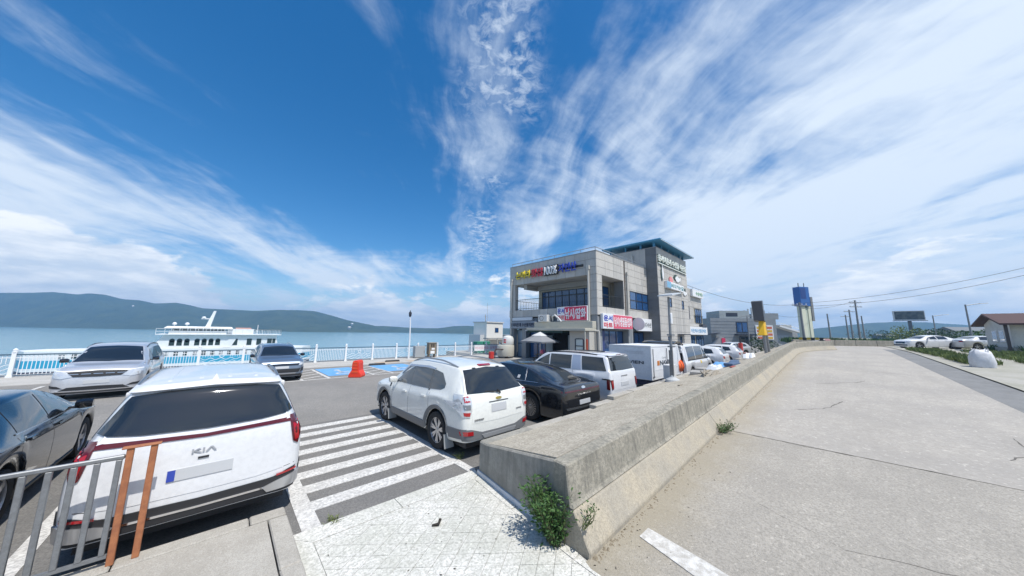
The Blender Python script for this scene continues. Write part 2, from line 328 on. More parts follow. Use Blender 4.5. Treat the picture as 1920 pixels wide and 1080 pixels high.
def hill(name, sky_line, depth, thick, base, seed):
    rnd = np.random.RandomState(seed); xs = np.arange(sky_line[0][0], sky_line[-1][0]+1, 7.0); ys = np.interp(xs, [p[0] for p in sky_line], [p[1] for p in sky_line])
    jit = np.convolve(rnd.randn(len(xs)+8), np.ones(3)/3, 'same')[:len(xs)]*.16
    rows = [(-1, .0), (-.86, .10), (-.62, .36), (-.36, .70), (-.15, .93), (0, 1), (.2, .9), (.5, .55), (1, 0)]
    b = MB(); n = len(rows); ph = rnd.rand(6)*6
    for i, (x, y) in enumerate(zip(xs, ys+jit)):
        p = at_depth(x, y, depth); d = Vector((p.x, p.y, 0)).normalized(); h = max(1.0, p.z-base)
        for tt, hh in rows:
            wob = (math.sin(x*.031+tt*3+ph[0])+.6*math.sin(x*.083+tt*5+ph[1])+.4*math.sin(x*.19+tt*4+ph[2]))*.11 if tt not in (0, -1, 1) else 0
            th = min(thick, h*4+60)
            b.v.append((p.x+d.x*tt*th, p.y+d.y*tt*th, base-2+(h+2)*(1 if tt == 0 else max(0, min(.96, hh+wob*hh*(1-abs(tt))*1.2)))))
    b.f = [(i*n+j, (i+1)*n+j, (i+1)*n+j+1, i*n+j+1) for i in range(len(xs)-1) for j in range(n-1)]
    return struct(b.build(name, hillm, smooth=True))
hill('island_hill', [(-320, 575), (-220, 562), (-120, 553), (0, 549), (50, 549), (100, 547.5), (125, 550), (145, 552), (165, 550), (195, 552), (230, 561), (262, 563), (290, 569), (330, 567.5), (350, 571), (380, 578), (430, 580.5), (480, 583), (520, 581), (560, 581.5), (590, 583.5), (620, 591), (650, 600), (680, 606), (700, 610), (716, 615), (730, 619)], 900, 370, -4.6, 1)
hill('low_shore_hill', [(640, 618), (690, 611.5), (720, 611), (760, 614), (800, 615.5), (825, 615.5), (850, 611.5), (880, 610.8), (905, 613), (950, 615.5), (1000, 617), (1100, 619), (1180, 625)], 1000, 300, -4.6, 2)
hill('inland_hill', [(1400, 627), (1460, 622), (1500, 619), (1540, 615), (1580, 611), (1625, 606), (1680, 603.5), (1740, 604.5), (1800, 608.5), (1850, 612.5), (1920, 615), (2050, 618), (2300, 628)], 850, 300, 0, 3)
# hamlets on the far shore, a pale quarry scar, a foreshore strip
pale = mat('far_house_pale', (.62, .62, .60), .8)
for x, y, w, dep in [(548, 597, 9, 1440), (556, 599, 6, 1440), (250, 574, 3, 1350), (228, 601, 14, 1290), (245, 603, 8, 1290), (565, 615, 6, 1330), (660, 607, 4, 1350), (712, 616.5, 6, 1700), (722, 617, 4, 1700), (655, 613.5, 7, 1300), (632, 615, 5, 1300), (300, 613, 8, 1250), (460, 614, 5, 1260)]:
    dep *= .60; p = at_depth(x, y, dep); k = dep/FPX; ww = w*k*.5
    b = MB(); b.box(p.x-ww/2, p.x+ww/2, p.y-3, p.y+3, p.z-6, p.z-.3); b.hexa([(p.x-ww/2-1, p.y-6, p.z-.5), (p.x+ww/2+1, p.y-6, p.z-.5), (p.x+ww/2+1, p.y+6, p.z-.5), (p.x-ww/2-1, p.y+6, p.z-.5), (p.x-ww/2, p.y-.4, p.z+2), (p.x+ww/2, p.y-.4, p.z+2), (p.x+ww/2, p.y+.4, p.z+2), (p.x-ww/2, p.y+.4, p.z+2)])
    tag(b.build('distant_house', pale), 'tiny pale building dotted on the shore of the hazy island', 'house', 'pale buildings dotted on the far island')
hz = MB().box(-2400, 2400, -2400, 2400, -5.8, 122).build('haze', mat('haze_air', (1, 1, 1)))
hm = MATS['haze_air']; hm.node_tree.nodes.clear(); t = NT(hm.node_tree); pv = t.node('ShaderNodeVolumePrincipled')
pv.inputs['Color'].default_value = (.30, .60, 1, 1); pv.inputs['Density'].default_value = 5.4e-4; pv.inputs['Anisotropy'].default_value = .1
t.l.new(pv.outputs[0], t.node('ShaderNodeOutputMaterial').inputs['Volume']); struct(hz, 'stuff')
# ------------------------------------------------------------------ concrete barrier and the wide wall behind it
BV = 1.97
bt = thing('concrete_barrier', 'long sloped concrete road barrier dividing the road from the parking lot', 'barrier', (3.05, BV, 0))
prof = [(0, -.06), (0, .06), (.20, .385), (.245, .43), (.30, .84), (.50, .85), (.50, -.06)]
def bpath(u):                         # the barrier bends away to the right at its far end
    return BV if u < 34 else BV-.032*(u-34)**2
def bseg(u0, u1, upper, gap=.012):
    b = MB(); k = max(1, int((u1-u0)/1.6)); st = uvs(u0+gap, u1-gap, k)
    pr = prof[2:6]+[(.50, .30), (.21, .30)] if upper else prof[0:3]+[(.50, .385), (.5, -.06)]
    if upper: pr = [(.204, .389), (.245, .43), (.30, .84), (.50, .85), (.50, .389)]
    for i, u in enumerate(st):
        n = (.064*(u-34) if u > 34 else 0); L = math.hypot(1, n)
        for dv, z in pr: b.v.append((u+dv*n/L, bpath(u)+dv/L, zr(u)+z))
    m = len(pr)
    b.f = [(i*m+j, (i+1)*m+j, (i+1)*m+(j+1) % m, i*m+(j+1) % m) for i in range(k) for j in range(m)]+[tuple(range(m)), tuple(range(k*m, k*m+m))[::-1]]
    return b
JO = [3.05, 8.55, 16.9, 20.9, 25.4, 35.0, 42.5]
for u0, u1 in zip(JO[:-1], JO[1:]):
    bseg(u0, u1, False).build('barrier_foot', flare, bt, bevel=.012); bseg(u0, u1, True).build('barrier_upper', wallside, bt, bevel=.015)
# end cap chamfer is part of the wall: broad slab between barrier and lot
wt = thing('retaining_wall', 'broad flat-topped concrete wall beside the parked cars with a painted foot', 'wall', (3.4, 4.2, 0))
def zedge(u): return .55 if u < 6.78 else (.645 if u < 7.65 else .735+.012*(u-7.65))
def zin(u): return .55+.0 if u < 6 else .55+min(1, (u-6)/3)*(.19)+max(0, u-9)*.012
def ztop(u, v):                       # surface of the wall top, tilting down from the barrier to the lot
    t_ = (v-2.47)/(4.09-2.47); return (zr(u)+.847)*(1-t_)+zin(u)*t_
ucuts = [3.4, 4.5, 6, 7.5, 9, 11, 14, 17.5, 21, 25, 30, 36, 42]
vcuts = [2.472, 2.9, 3.4, 3.8, 4.09]
b = MB(); rnd = random.Random(3)
def endu(v): return 3.07+(v-BV)*.145
for i, u in enumerate(ucuts):
    for v in vcuts:
        uu = endu(v) if i == 0 else u
        b.v.append((uu, v, ztop(uu, v)+(0 if i == 0 else rnd.uniform(-.008, .008))))
n = len(vcuts); b.f = [(i*n+j, (i+1)*n+j, (i+1)*n+j+1, i*n+j+1) for i in range(len(ucuts)-1) for j in range(n-1)]
o0 = len(b.v)
for i, u in enumerate(ucuts):
    for v in (vcuts[0], vcuts[-1]): b.v.append((endu(v) if i == 0 else u, v, -.06))
for i in range(len(ucuts)-1):
    b.f.append((i*n, o0+2*i, o0+2*i+2, (i+1)*n)); b.f.append((i*n+n-1, (i+1)*n+n-1, o0+2*i+3, o0+2*i+1))
b.f.append(tuple([0, 1, 2, 3, 4, o0+1, o0])); k = len(ucuts)-1; b.f.append(tuple([k*n+j for j in range(n)]+[o0+2*k+1, o0+2*k]))
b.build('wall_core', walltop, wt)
# front end panel, its painted foot, capping blocks along the lot edge
b = MB(); e0, e1 = endu(BV+.02), endu(4.3)
ep = [(2.25, -.06), (2.305, .838), (2.47, .845), (4.09, .548), (4.302, .546), (4.302, -.06)]
b.v = [(endu(v_)-.05, v_, z_) for v_, z_ in ep]+[(endu(v_)+.03, v_, z_) for v_, z_ in ep]; b.f = [tuple(range(6)), tuple(range(6, 12))]+[(i, (i+1) % 6, 6+(i+1) % 6, 6+i) for i in range(6)]
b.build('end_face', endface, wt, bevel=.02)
b = MB(); b.hexa([(endu(2.4)-.07, 2.4, -.02), (endu(2.4)-.045, 2.4, -.02), (e1-.045, 4.31, -.02), (e1-.07, 4.31, -.02), (endu(2.4)-.07, 2.4, .085), (endu(2.4)-.045, 2.4, .085), (e1-.045, 4.31, .085), (e1-.07, 4.31, .085)])
b.build('painted_foot', mat('pale_paint_foot', (.70, .71, .72), .8, var=.2, vs=6), wt)
cu_ = [3.36, 4.5, 5.65, 6.78, 7.65, 8.8, 9.95, 11.1, 12.3, 13.5, 14.7, 15.9, 17.1, 18.4, 19.7, 21, 23, 25, 27, 29, 31.5, 34, 37, 40]
for i, (u0, u1) in enumerate(zip(cu_[:-1], cu_[1:])):
    z = zedge((u0+u1)/2); dv = .012*math.sin(i*2.3)
    MB().box(u0+(.0 if i else .02), u1-.008, 4.095+dv, 4.30+dv, -.06, z).build('capping_block', concrete if i else endface, wt, bevel=.014)
# ------------------------------------------------------------------ painted slab, kerb and pavement at the camera's feet
sp_ = thing('painted_ramp_slab', 'white painted concrete slab with scored diamond grid in front of the wall', 'slab', (2, 3.2, 0))
base = [(.82, 1.6), (2.95, 1.6), (endu(2.0)-.03, 2.0), (endu(4.3)-.03, 4.3), (3.42, 4.47), (.82, 4.50)]
MB().slab(base, -.05, .012).build('slab_bed', mat('groove_dirt', (.42, .41, .38), .95), sp_)
def clip(poly, a, b_, c_):            # keep a*x+b*y<=c
    out = []
    for i in range(len(poly)):
        p, q = poly[i], poly[(i+1) % len(poly)]; dp, dq = a*p[0]+b_*p[1]-c_, a*q[0]+b_*q[1]-c_
        if dp <= 0: out.append(p)
        if dp*dq < 0: t_ = dp/(dp-dq); out.append((p[0]+(q[0]-p[0])*t_, p[1]+(q[1]-p[1])*t_))
    return out
def area(p): return abs(sum(p[i][0]*p[(i+1) % len(p)][1]-p[(i+1) % len(p)][0]*p[i][1] for i in range(len(p))))/2
inner = [(.98, 1.62), (2.9, 1.62), (endu(2.1)-.16, 2.1), (endu(4.15)-.2, 4.18), (.98, 4.2)]
rim = [[(.82, 1.6), (.975, 1.6), (.975, 4.21), (.82, 4.4)], [(.82, 4.41), (.98, 4.215), (2.0, 4.205), (2.0, 4.485), (.82, 4.5)], [(2.01, 4.205), (endu(4.15)-.21, 4.19), (endu(4.3)-.05, 4.3), (3.40, 4.465), (2.01, 4.485)],
       [(endu(4.13)-.19, 4.17), (endu(3.2)-.18, 3.2), (endu(3.2)-.04, 3.2), (endu(4.28)-.04, 4.28)], [(endu(3.18)-.18, 3.18), (endu(2.1)-.15, 2.1), (endu(2.1)-.04, 2.1), (endu(3.18)-.04, 3.18)], [(2.91, 1.6), (endu(2.08)-.15, 2.08), (endu(2.08)-.04, 2.08), (2.96, 1.9), (2.95, 1.6)]]
for p in rim: MB().slab(p, 0, .024).build('border_slab', slabpaint, sp_)
a1, a2 = R(33), R(-40.5); n1 = (-math.sin(a1), math.cos(a1)); n2 = (-math.sin(a2), math.cos(a2)); SPC = .172; GAP = .0022
rnd = random.Random(5)
for i in range(-14, 26):
    for j in range(0, 40):
        q = inner
        for nn, k_ in ((n1, i), (n2, j)):
            q = clip(q, nn[0], nn[1], (k_+1)*SPC-GAP) if q else q
            q = clip(q, -nn[0], -nn[1], -(k_*SPC+GAP)) if q else q
        if q and len(q) > 2 and area(q) > .0012: z_ = .0235+rnd.uniform(-.0015, .0015); MB().slab(q, .008, lambda x, y: z_).build('scored_tile', slabpaint, sp_)
# pavement block on the left with kerbstones
pv_ = thing('pavement_corner', 'raised concrete pavement corner with kerbstones under the grey railing', 'pavement', (.2, 4.2, 0))
MB().box(-8, .60, 1.5, 4.76, -.05, .155).build('pavement_top', concrete, pv_)
for i, (u0, u1) in enumerate([(-4.5, -3.5), (-3.5, -2.5), (-2.5, -1.5), (-1.5, -.53), (-.53, .45), (.45, .79)]): MB().box(u0+.005, u1-.005, 4.77, 4.96, -.05, .165+.004*(i % 2)).build('kerbstone', concrete, pv_, bevel=.012)
for i, (v0, v1) in enumerate([(1.6, 2.7), (2.7, 3.75), (3.75, 4.76)]): MB().box(.615, .79, v0+.005, v1-.006, -.05, .163+.003*(i % 2)).build('kerbstone', concrete, pv_, bevel=.012)

def crack(pts, w, seed, name='road_crack'):
    rnd = random.Random(seed); L_ = []; Rr = []
    for i in range(len(pts)-1):
        a, c_ = pts[i], pts[i+1]; k = max(3, int(math.hypot(c_[0]-a[0], c_[1]-a[1])/.12))
        for j in range(k): q = j/k; x = a[0]+(c_[0]-a[0])*q+rnd.uniform(-.02, .02); y = a[1]+(c_[1]-a[1])*q+rnd.uniform(-.02, .02); ww = w*rnd.uniform(.3, 1.2); L_.append((x-ww*.7, y-ww*.7)); Rr.append((x+ww*.7, y+ww*.7))
    b = MB(); n_ = len(L_); b.v = [(x, y, zr(x)+.0065) for x, y in L_+Rr]; b.f = [(i, i+1, n_+i+1, n_+i) for i in range(n_-1)]; return struct(b.build(name, mat('crack_dark', (.12, .11, .095), .95)))
crack([(8.8, 1.7), (8.76, .6), (8.82, -.8), (8.78, -2.2), (8.84, -3.4)], .016, 1); crack([(12.2, .9), (12.9, .35), (13.3, .2), (14.6, -.1)], .02, 2); crack([(18, .6), (19.5, -.6), (20.4, -.9)], .02, 3); crack([(10.5, -2.0), (11.2, -2.4), (12.6, -2.5)], .018, 4); crack([(5.6, .9), (5.2, .1), (5.5, -.8)], .006, 5); crack([(24, 1.2), (24.2, -1), (23.9, -3.3)], .02, 6)
patch_m = mat('road_stain', (.35, .32, .275), .92, var=.4, vs=2.2, col2=(.42, .392, .35), speck=(80, (.23, .21, .18), .7))
crack([(2.95, 2.35), (2.65, 2.15), (2.35, 2.0), (2.1, 1.75)], .016, 7)
b = MB(); rnd = random.Random(17)
# ------------------------------------------------------------------ vehicles
def pchip(xs, ys):
    xs, ys = np.array(xs, float), np.array(ys, float); h = np.diff(xs); d = np.diff(ys)/h; m = np.zeros_like(ys)
    m[0], m[-1] = d[0], d[-1]
    for i in range(1, len(xs)-1):
        if d[i-1]*d[i] > 0: w1 = 2*h[i]+h[i-1]; w2 = h[i]+2*h[i-1]; m[i] = (w1+w2)/(w1/d[i-1]+w2/d[i])
    def f(x):
        x = min(max(x, xs[0]), xs[-1]); i = min(max(int(np.searchsorted(xs, x))-1, 0), len(h)-1); t_ = (x-xs[i])/h[i]
        return ((1+2*t_)*(1-t_)**2*ys[i]+t_*(1-t_)**2*h[i]*m[i]+t_*t_*(3-2*t_)*ys[i+1]+t_*t_*(t_-1)*h[i]*m[i+1])
    return f
def curve(pts): return pchip([p[0] for p in pts], [p[1] for p in pts])
def paint(name, col, metal=0.0, rough=.28):
    m_ = mat(name, col, rough, metal, coat=1.0, var=.05, vs=2.2, space='Object'); return m_
glass = mat('tinted_glass', (.012, .016, .02), .04, 0, coat=.5, spec=.7)
glass2 = mat('clear_dark_glass', (.03, .04, .05), .04, 0, coat=.5, spec=.7)
black = mat('black_plastic', (.022, .022, .024), .5)
blackg = mat('gloss_black_trim', (.012, .012, .013), .12, coat=1)
rubber = mat('tyre_rubber', (.02, .02, .02), .85, bump=.3, bs=120, space='Object')
alloy = mat('alloy_silver', (.55, .55, .56), .3, .85)
alloyd = mat('alloy_dark', (.09, .09, .10), .3, .7)
chrome = mat('chrome', (.8, .8, .82), .08, 1)
redl = mat('tail_lamp_red', (.35, .008, .012), .12, coat=1)
redd = mat('tail_lamp_dark_red', (.085, .004, .006), .15, coat=.6)
clearl = mat('lamp_clear', (.62, .64, .66), .08, .35, coat=1)
clad = mat('grey_cladding', (.155, .16, .165), .55)
platew = mat('number_plate', (.48, .49, .50), .5)
plateb = mat('plate_blue_band', (.03, .06, .35), .4)
W_PLAN = [(0, .80), (.03, .90), (.10, .955), (.28, .985), (.6, 1.0)]
def plan_curve(sp):
    L = sp['L']; fr = sp.get('nose', [(L-.75, .995), (L-.35, .955), (L-.13, .88), (L-.04, .78), (L, .64)])
    return curve(sp.get('tail', W_PLAN)+fr)
class Car:
    def __init__(s, sp, name, label, cat, loc, rotz=0, group=None):
        s.sp = sp; s.L = sp['L']; s.W = sp['W']; s.t = thing(name, label, cat, loc, rotz, group); s.paint = sp['paint']; s.shell()
    def shell(s):
        sp = s.sp; L, Wd = s.L, s.W; top = curve(sp['top']); belt = curve(sp['belt']); plan = plan_curve(sp); tum = sp.get('tum', .17); Rw = sp['R']; Ra = Rw+sp.get('archgap', .055)
        low = curve(sp.get('low', [(0, .27), (.25, .25), (.7, .24), (L-.7, .24), (L-.3, .23), (L, .22)]))
        S = set(np.linspace(0, L, 64)); S |= {0, .008, .02, .035, .05, .065, .08, .1, .13, .17, .22, .27, .33, .4, .47, .55}; S |= {L, L-.01, L-.03, L-.06, L-.1, L-.15, L-.22}
        for c in sp['wheels']: S |= {c+Ra*math.cos(a) for a in np.linspace(0, math.pi, 19)}
        S = sorted(S); secs = []
        for q in S:
            w = plan(q)*Wd; zt = top(q); zb = min(belt(q), zt-.03); zl = low(q)
            for c in sp['wheels']:
                d = abs(q-c)
                if d < Ra: zl = max(zl, Rw+math.sqrt(Ra*Ra-d*d))
            zl = min(zl, zb-.12); hc = zt-zb; k = min(1, hc/.44); yb = w-.035-.02*k
            y6 = yb-.025-tum*k; z6 = zt-min(.11, .55*hc); y7 = y6-.05-.02*k; z7 = zt-min(.042, .25*hc)
            H = zb-zl
            pts = [(w-.055, zl), (w-.02, zl+.10*H), (w-.004, zl+.32*H), (w, zl+.55*H), (w-.008, zl+.80*H), (yb, zb), (yb+(y6-yb)*.5+.012*k, zb+(z6-zb)*.5), (y6, z6), (y7, z7), (y7*.55, zt-.006*k-.004), (0, zt)]
            # round the outline with a Catmull-Rom pass
            out = []
            for i in range(len(pts)-1):
                p0 = pts[max(i-1, 0)]; p1 = pts[i]; p2 = pts[i+1]; p3 = pts[min(i+2, len(pts)-1)]
                for t_ in (0, .34, .67):
                    out.append(tuple(.5*((2*p1[a])+(-p0[a]+p2[a])*t_+(2*p0[a]-5*p1[a]+4*p2[a]-p3[a])*t_**2+(-p0[a]+3*p1[a]-3*p2[a]+p3[a])*t_**3) for a in (0, 1)))
            out.append(pts[-1]); secs.append(out)
        b = MB(); n = len(secs[0]); full = 2*n-1
        for q, sec in zip(S, secs):
            for y, z in sec: b.v.append((y, q-L/2, z))
            for y, z in sec[-2::-1]: b.v.append((-y, q-L/2, z))
        for i in range(len(S)-1):
            for j in range(full-1): a = i*full+j; b.f.append((a, a+full, a+full+1, a+1))
        for i0 in (0, (len(S)-1)*full):       # close both ends
            for j in range(n-1): b.f.append((i0+j, i0+j+1, i0+full-2-j, i0+full-1-j) if j < n-2 else (i0+j, i0+j+1, i0+full-1-j))
        s.body = b.build('body', s.paint, s.t, smooth=True, world=False)
        s.bvh = BVHTree.FromPolygons([Vector(v) for v in b.v], b.f)
        # underbody and wheel-arch liners
        u = MB(); u.box(-Wd+.17, Wd-.17, -L/2+.12, L/2-.15, .20, .62); u.build('underbody', black, s.t, world=False)
        for c in sp['wheels']:
            for sx in (-1, 1):
                a = MB(); ns = 14; x0, x1 = sx*(Wd-.03), sx*(Wd-.38); vs_ = []
                for k in range(ns+1):
                    t_ = math.pi*k/ns
                    for x, rr in ((x0, Ra-.006), (x1, Ra-.006), (x1, .02)): vs_.append((x, c-L/2+rr*math.cos(t_), Rw+rr*math.sin(t_)))
                a.add(vs_, [(k*3+e, (k+1)*3+e, (k+1)*3+e+1, k*3+e+1) for k in range(ns) for e in (0, 1)]); a.build('arch_liner', black, s.t, world=False)
    def cast(s, kind, a, c):
        """surface point + ray direction for 2-D coords on a side of the car"""
        L = s.L
        o, d = {'rear': (Vector((a, -L/2-1, c)), Vector((0, 1, 0))), 'front': (Vector((a, L/2+1, c)), Vector((0, -1, 0))),
                'right': (Vector((3, a-L/2, c)), Vector((-1, 0, 0))), 'left': (Vector((-3, a-L/2, c)), Vector((1, 0, 0))), 'top': (Vector((a, c-L/2, 4)), Vector((0, 0, -1)))}[kind]
        h = s.bvh.ray_cast(o, d)
        if h[0] is None:
            q = {'rear': Vector((a, -L/2+.1, c)), 'front': Vector((a, L/2-.1, c)), 'right': Vector((s.W, a-L/2, c)), 'left': Vector((-s.W, a-L/2, c)), 'top': Vector((a, c-L/2, 1))}[kind]
            h = s.bvh.find_nearest(q)
        nrm = h[1] if h[1].dot(d) < 0 else -h[1]
        return h[0], d, nrm
    def patch(s, name, mt, kind, bot, top_, off=.005, nu=None, nv=None, parent=None, depth=.02):
        def resample(pl, n):
            P_ = np.array(pl, float); dl = np.r_[0, np.cumsum(np.hypot(*np.diff(P_, axis=0).T))]; t_ = np.linspace(0, dl[-1], n+1)
            return np.c_[np.interp(t_, dl, P_[:, 0]), np.interp(t_, dl, P_[:, 1])]
        ln = max(abs(bot[-1][0]-bot[0][0])+abs(bot[-1][1]-bot[0][1]), abs(top_[-1][0]-top_[0][0])+abs(top_[-1][1]-top_[0][1])); hh = max(abs(top_[0][1]-bot[0][1]), abs(top_[-1][1]-bot[-1][1]), abs(top_[0][0]-bot[0][0]))
        nu = nu or max(3, min(26, int(ln/.05))); nv = nv or max(1, min(12, int(hh/.05)))
        B, T = resample(bot, nu), resample(top_, nu); out = []; ins = []
        for i in range(nu+1):
            for j in range(nv+1):
                q = B[i]+(T[i]-B[i])*j/nv; p, d, nr = s.cast(kind, float(q[0]), float(q[1])); nn = (nr-d).normalized(); out.append(p+nn*off); ins.append(p+nn*(off-depth))
        m_ = nv+1; N = len(out); b = MB(); b.v = [tuple(p) for p in out+ins]
        b.f = [(i*m_+j, (i+1)*m_+j, (i+1)*m_+j+1, i*m_+j+1) for i in range(nu) for j in range(nv)]
        ring = [i*m_ for i in range(nu+1)]+[nu*m_+j for j in range(1, m_)]+[i*m_+nv for i in range(nu-1, -1, -1)]+[j for j in range(nv-1, 0, -1)]
        b.f += [(ring[k], ring[(k+1) % len(ring)], ring[(k+1) % len(ring)]+N, ring[k]+N) for k in range(len(ring))]
        return b.build(name, mt, parent or s.t, smooth=True, world=False)
    def both(s, name, mt, bot, top_, **k): return [s.patch(name, mt, sd_, bot, top_, **k) for sd_ in ('left', 'right')]
    def arc(s, name, mt, c, r0, r1, a0=0, a1=180, sides=('left', 'right'), off=.012, parent=None):
        Rw = s.sp['R']; A_ = [R(a0+(a1-a0)*i/16) for i in range(17)]
        lo = [(c+r0*math.cos(a), Rw+r0*math.sin(a)) for a in A_]; hi = [(c+r1*math.cos(a), Rw+r1*math.sin(a)) for a in A_]
        return [s.patch(name, mt, sd_, lo, hi, off=off, nu=20, nv=2) for sd_ in sides]
    def wheels(s, kind='split', sides=(-1, 1), rim=None):
        Rw = s.sp['R']; rim = rim or alloy; rr = Rw*.70; tw = .215
        tyre = MB().lathe([(rr-.01, -tw*.42), (Rw*.86, -tw/2), (Rw*.975, -tw*.44), (Rw, -tw*.3), (Rw, tw*.3), (Rw*.975, tw*.44), (Rw*.86, tw/2), (rr-.01, tw*.42)], axis='x', n=30, ring=True)
        dish = MB().lathe([(rr*.99, .02), (rr*.93, -.02), (rr*.2, -.03), (rr*.2, -.06), (rr*.99, -.06)], axis='x', n=30, ring=True)
        spk = MB(); spk.lathe([(rr*1.0, .075), (rr*1.02, .085), (rr*.93, .085), (rr*.91, .05), (rr*.95, .0), (rr*1.0, 0)], axis='x', n=30, ring=True); spk.lathe([(.065, -.02), (.065, .055), (.045, .066), (.0001, .068)], axis='x', n=16)
        def spoke(a, wi, wo, x=.062, tw_=0.0):
            c0, s0 = math.cos(a), math.sin(a); c1, s1 = math.cos(a+tw_), math.sin(a+tw_); p = []
            for xx in (x-.045, x):
                for (r_, w_, cc, ss) in ((.05, wi, c0, s0), (rr*.95, wo, c1, s1)):
                    for e in (-1, 1): p.append((xx+(.008 if r_ > .06 else 0), cc*r_-ss*w_*e/2, ss*r_+cc*w_*e/2))
            spk.hexa([p[0], p[1], p[3], p[2], p[4], p[5], p[7], p[6]])
        if kind == 'split':
            for k in range(7):
                a = 2*math.pi*k/7
                for e in (-.13, .13): spoke(a+e*.5, .035, .042, tw_=e*.55)
        elif kind == 'turbine':
            for k in range(20): spoke(2*math.pi*k/20, .014, .032, tw_=.12)
        elif kind == 'five':
            for k in range(5): spoke(2*math.pi*k/5, .07, .09)
        else:
            for k in range(10): spoke(2*math.pi*k/10, .03, .05, tw_=.1*(1 if k % 2 else -1))
        first = None
        for c in s.sp['wheels']:
            for sx in sides:
                if first is None:
                    hub = dish.build('wheel', mat('wheel_dish', (.05, .05, .055), .5, .4), s.t, world=False, smooth=True); ty = tyre.build('tyre', rubber, hub, world=False, smooth=True); ri = spk.build('rim', rim, hub, world=False, smooth=True); first = hub; h = hub
                else:
                    h = first.copy(); COL.objects.link(h); h.parent = s.t
                    for ch in (ty, ri): c2 = ch.copy(); COL.objects.link(c2); c2.parent = h
                h.location = (sx*(s.W-.125), c-s.L/2, Rw); h.rotation_euler = (random.uniform(0, 6), 0, 0 if sx > 0 else math.pi)
    def mirror(s, q, z, mt=None):
        for sx in (-1, 1):
            p, d, n_ = s.cast('right' if sx > 0 else 'left', q, z)
            b = MB(); x = p.x; y = q-s.L/2; e = sx
            prof_ = [(-.10, .0), (-.085, .055), (-.02, .085), (.05, .07), (.085, .02), (.06, -.045), (-.06, -.055)]
            rows = []
            for xx, k in ((.05, .75), (.10, 1), (.18, 1), (.225, .8)): rows.append([(x+e*xx, y+.03*(xx > .1)+a*.75*k, z+.05+c*1.05*k) for a, c in prof_])
            m_ = len(prof_); b.v = [p_ for r_ in rows for p_ in r_]; b.f = [(i*m_+j, i*m_+(j+1) % m_, (i+1)*m_+(j+1) % m_, (i+1)*m_+j) for i in range(3) for j in range(m_)]+[tuple(range(m_)), tuple(range(3*m_, 4*m_))]
            o = b.build('wing_mirror', mt or s.paint, s.t, world=False, smooth=True); MB().box(min(x-e*.02, x+e*.07), max(x-e*.02, x+e*.07), y-.03, y+.03, z+.0, z+.03).build('mirror_arm', black, o, world=False)
    def plate(s, kind, z, w=.52, h=.11, band=True, x=0):
        o = s.patch('number_plate', platew, kind, [(x-w/2, z), (x+w/2, z)], [(x-w/2, z+h), (x+w/2, z+h)], off=.014)
        if band: e = 1 if kind == 'rear' else -1; x0, x1 = sorted((x-e*w/2, x-e*(w/2-.06))); s.patch('plate_band', plateb, kind, [(x0, z+.003), (x1, z+.003)], [(x0, z+h-.003), (x1, z+h-.003)], off=.017, parent=o)
        return o
    def letters(s, kind, txt, z, w, h, mt, x=0, off=.012, depth=.008):
        e = 1 if kind == 'rear' else -1; p, d, n_ = s.cast(kind, x, z+h/2)
        p2, _, _ = s.cast(kind, x, z+h); p1, _, _ = s.cast(kind, x, z); upv = (p2-p1).normalized()
        return lettering(txt, p1-Vector((e*w/2, 0, 0))-d*off, (e, 0, 0), upv, w, h, mt, s.t, depth, local=True)
    def rails(s, x, s0, s1, h=.05, r=.018, mt=None):
        for sx in (-1, 1):
            P_ = []; n_ = 12
            for i in range(n_+1):
                q = s0+(s1-s0)*i/n_; p, _, _ = s.cast('top', sx*x, q); lift = h*min(1, 3.2*min(i, n_-i)/n_); P_.append(p+Vector((0, 0, lift+.004)))
            MB().tube(P_, r, 8).build('roof_rail', mt or alloyd, s.t, world=False, smooth=True)
    def seam(s, kind, a, c, w=.006, mt=None):
        d = np.array(c)-np.array(a); nn = np.array((-d[1], d[0]))/np.hypot(*d)*w
        return s.patch('panel_gap', mt or blackg, kind, [a, c], [tuple(np.array(a)+nn), tuple(np.array(c)+nn)], off=.0015, nv=1, depth=.004)
    def handles(s, pts, mt=None):
        for q, z in pts:
            for sd_ in ('left', 'right'): s.patch('door_handle', mt or s.paint, sd_, [(q-.10, z-.012), (q+.10, z-.012)], [(q-.10, z+.018), (q+.10, z+.018)], off=.03, nv=2, depth=.03)
white_pearl = paint('paint_white_pearl', (.71, .715, .725)); white_plain = paint('paint_warm_white', (.76, .765, .72)); white_snow = paint('paint_snow_white', (.71, .72, .735))
silver = paint('paint_silver', (.62, .63, .655), .45, .35); bluegrey = paint('paint_blue_grey', (.20, .245, .31), .55, .3); blackp = paint('paint_black', (.012, .013, .016), .0, .2)
CARN = dict(L=5.155, W=.985, R=.36, wheels=(1.11, 4.2), tum=.20,
    top=[(0, .60), (.012, .74), (.03, .92), (.055, 1.10), (.09, 1.20), (.20, 1.40), (.335, 1.62), (.40, 1.672), (.52, 1.70), (1.1, 1.735), (2.3, 1.745), (3.0, 1.70), (3.25, 1.645), (4.1, 1.16), (4.22, 1.115), (4.8, 1.05), (5.0, .985), (5.07, .93), (5.115, .80), (5.145, .64), (5.155, .5)],
    belt=[(0, 1.10), (1.2, 1.08), (3.2, 1.05), (4.2, 1.0), (5.1, .86)], low=[(0, .31), (.10, .29), (.5, .25), (4.5, .23), (5.0, .22), (5.155, .22)])
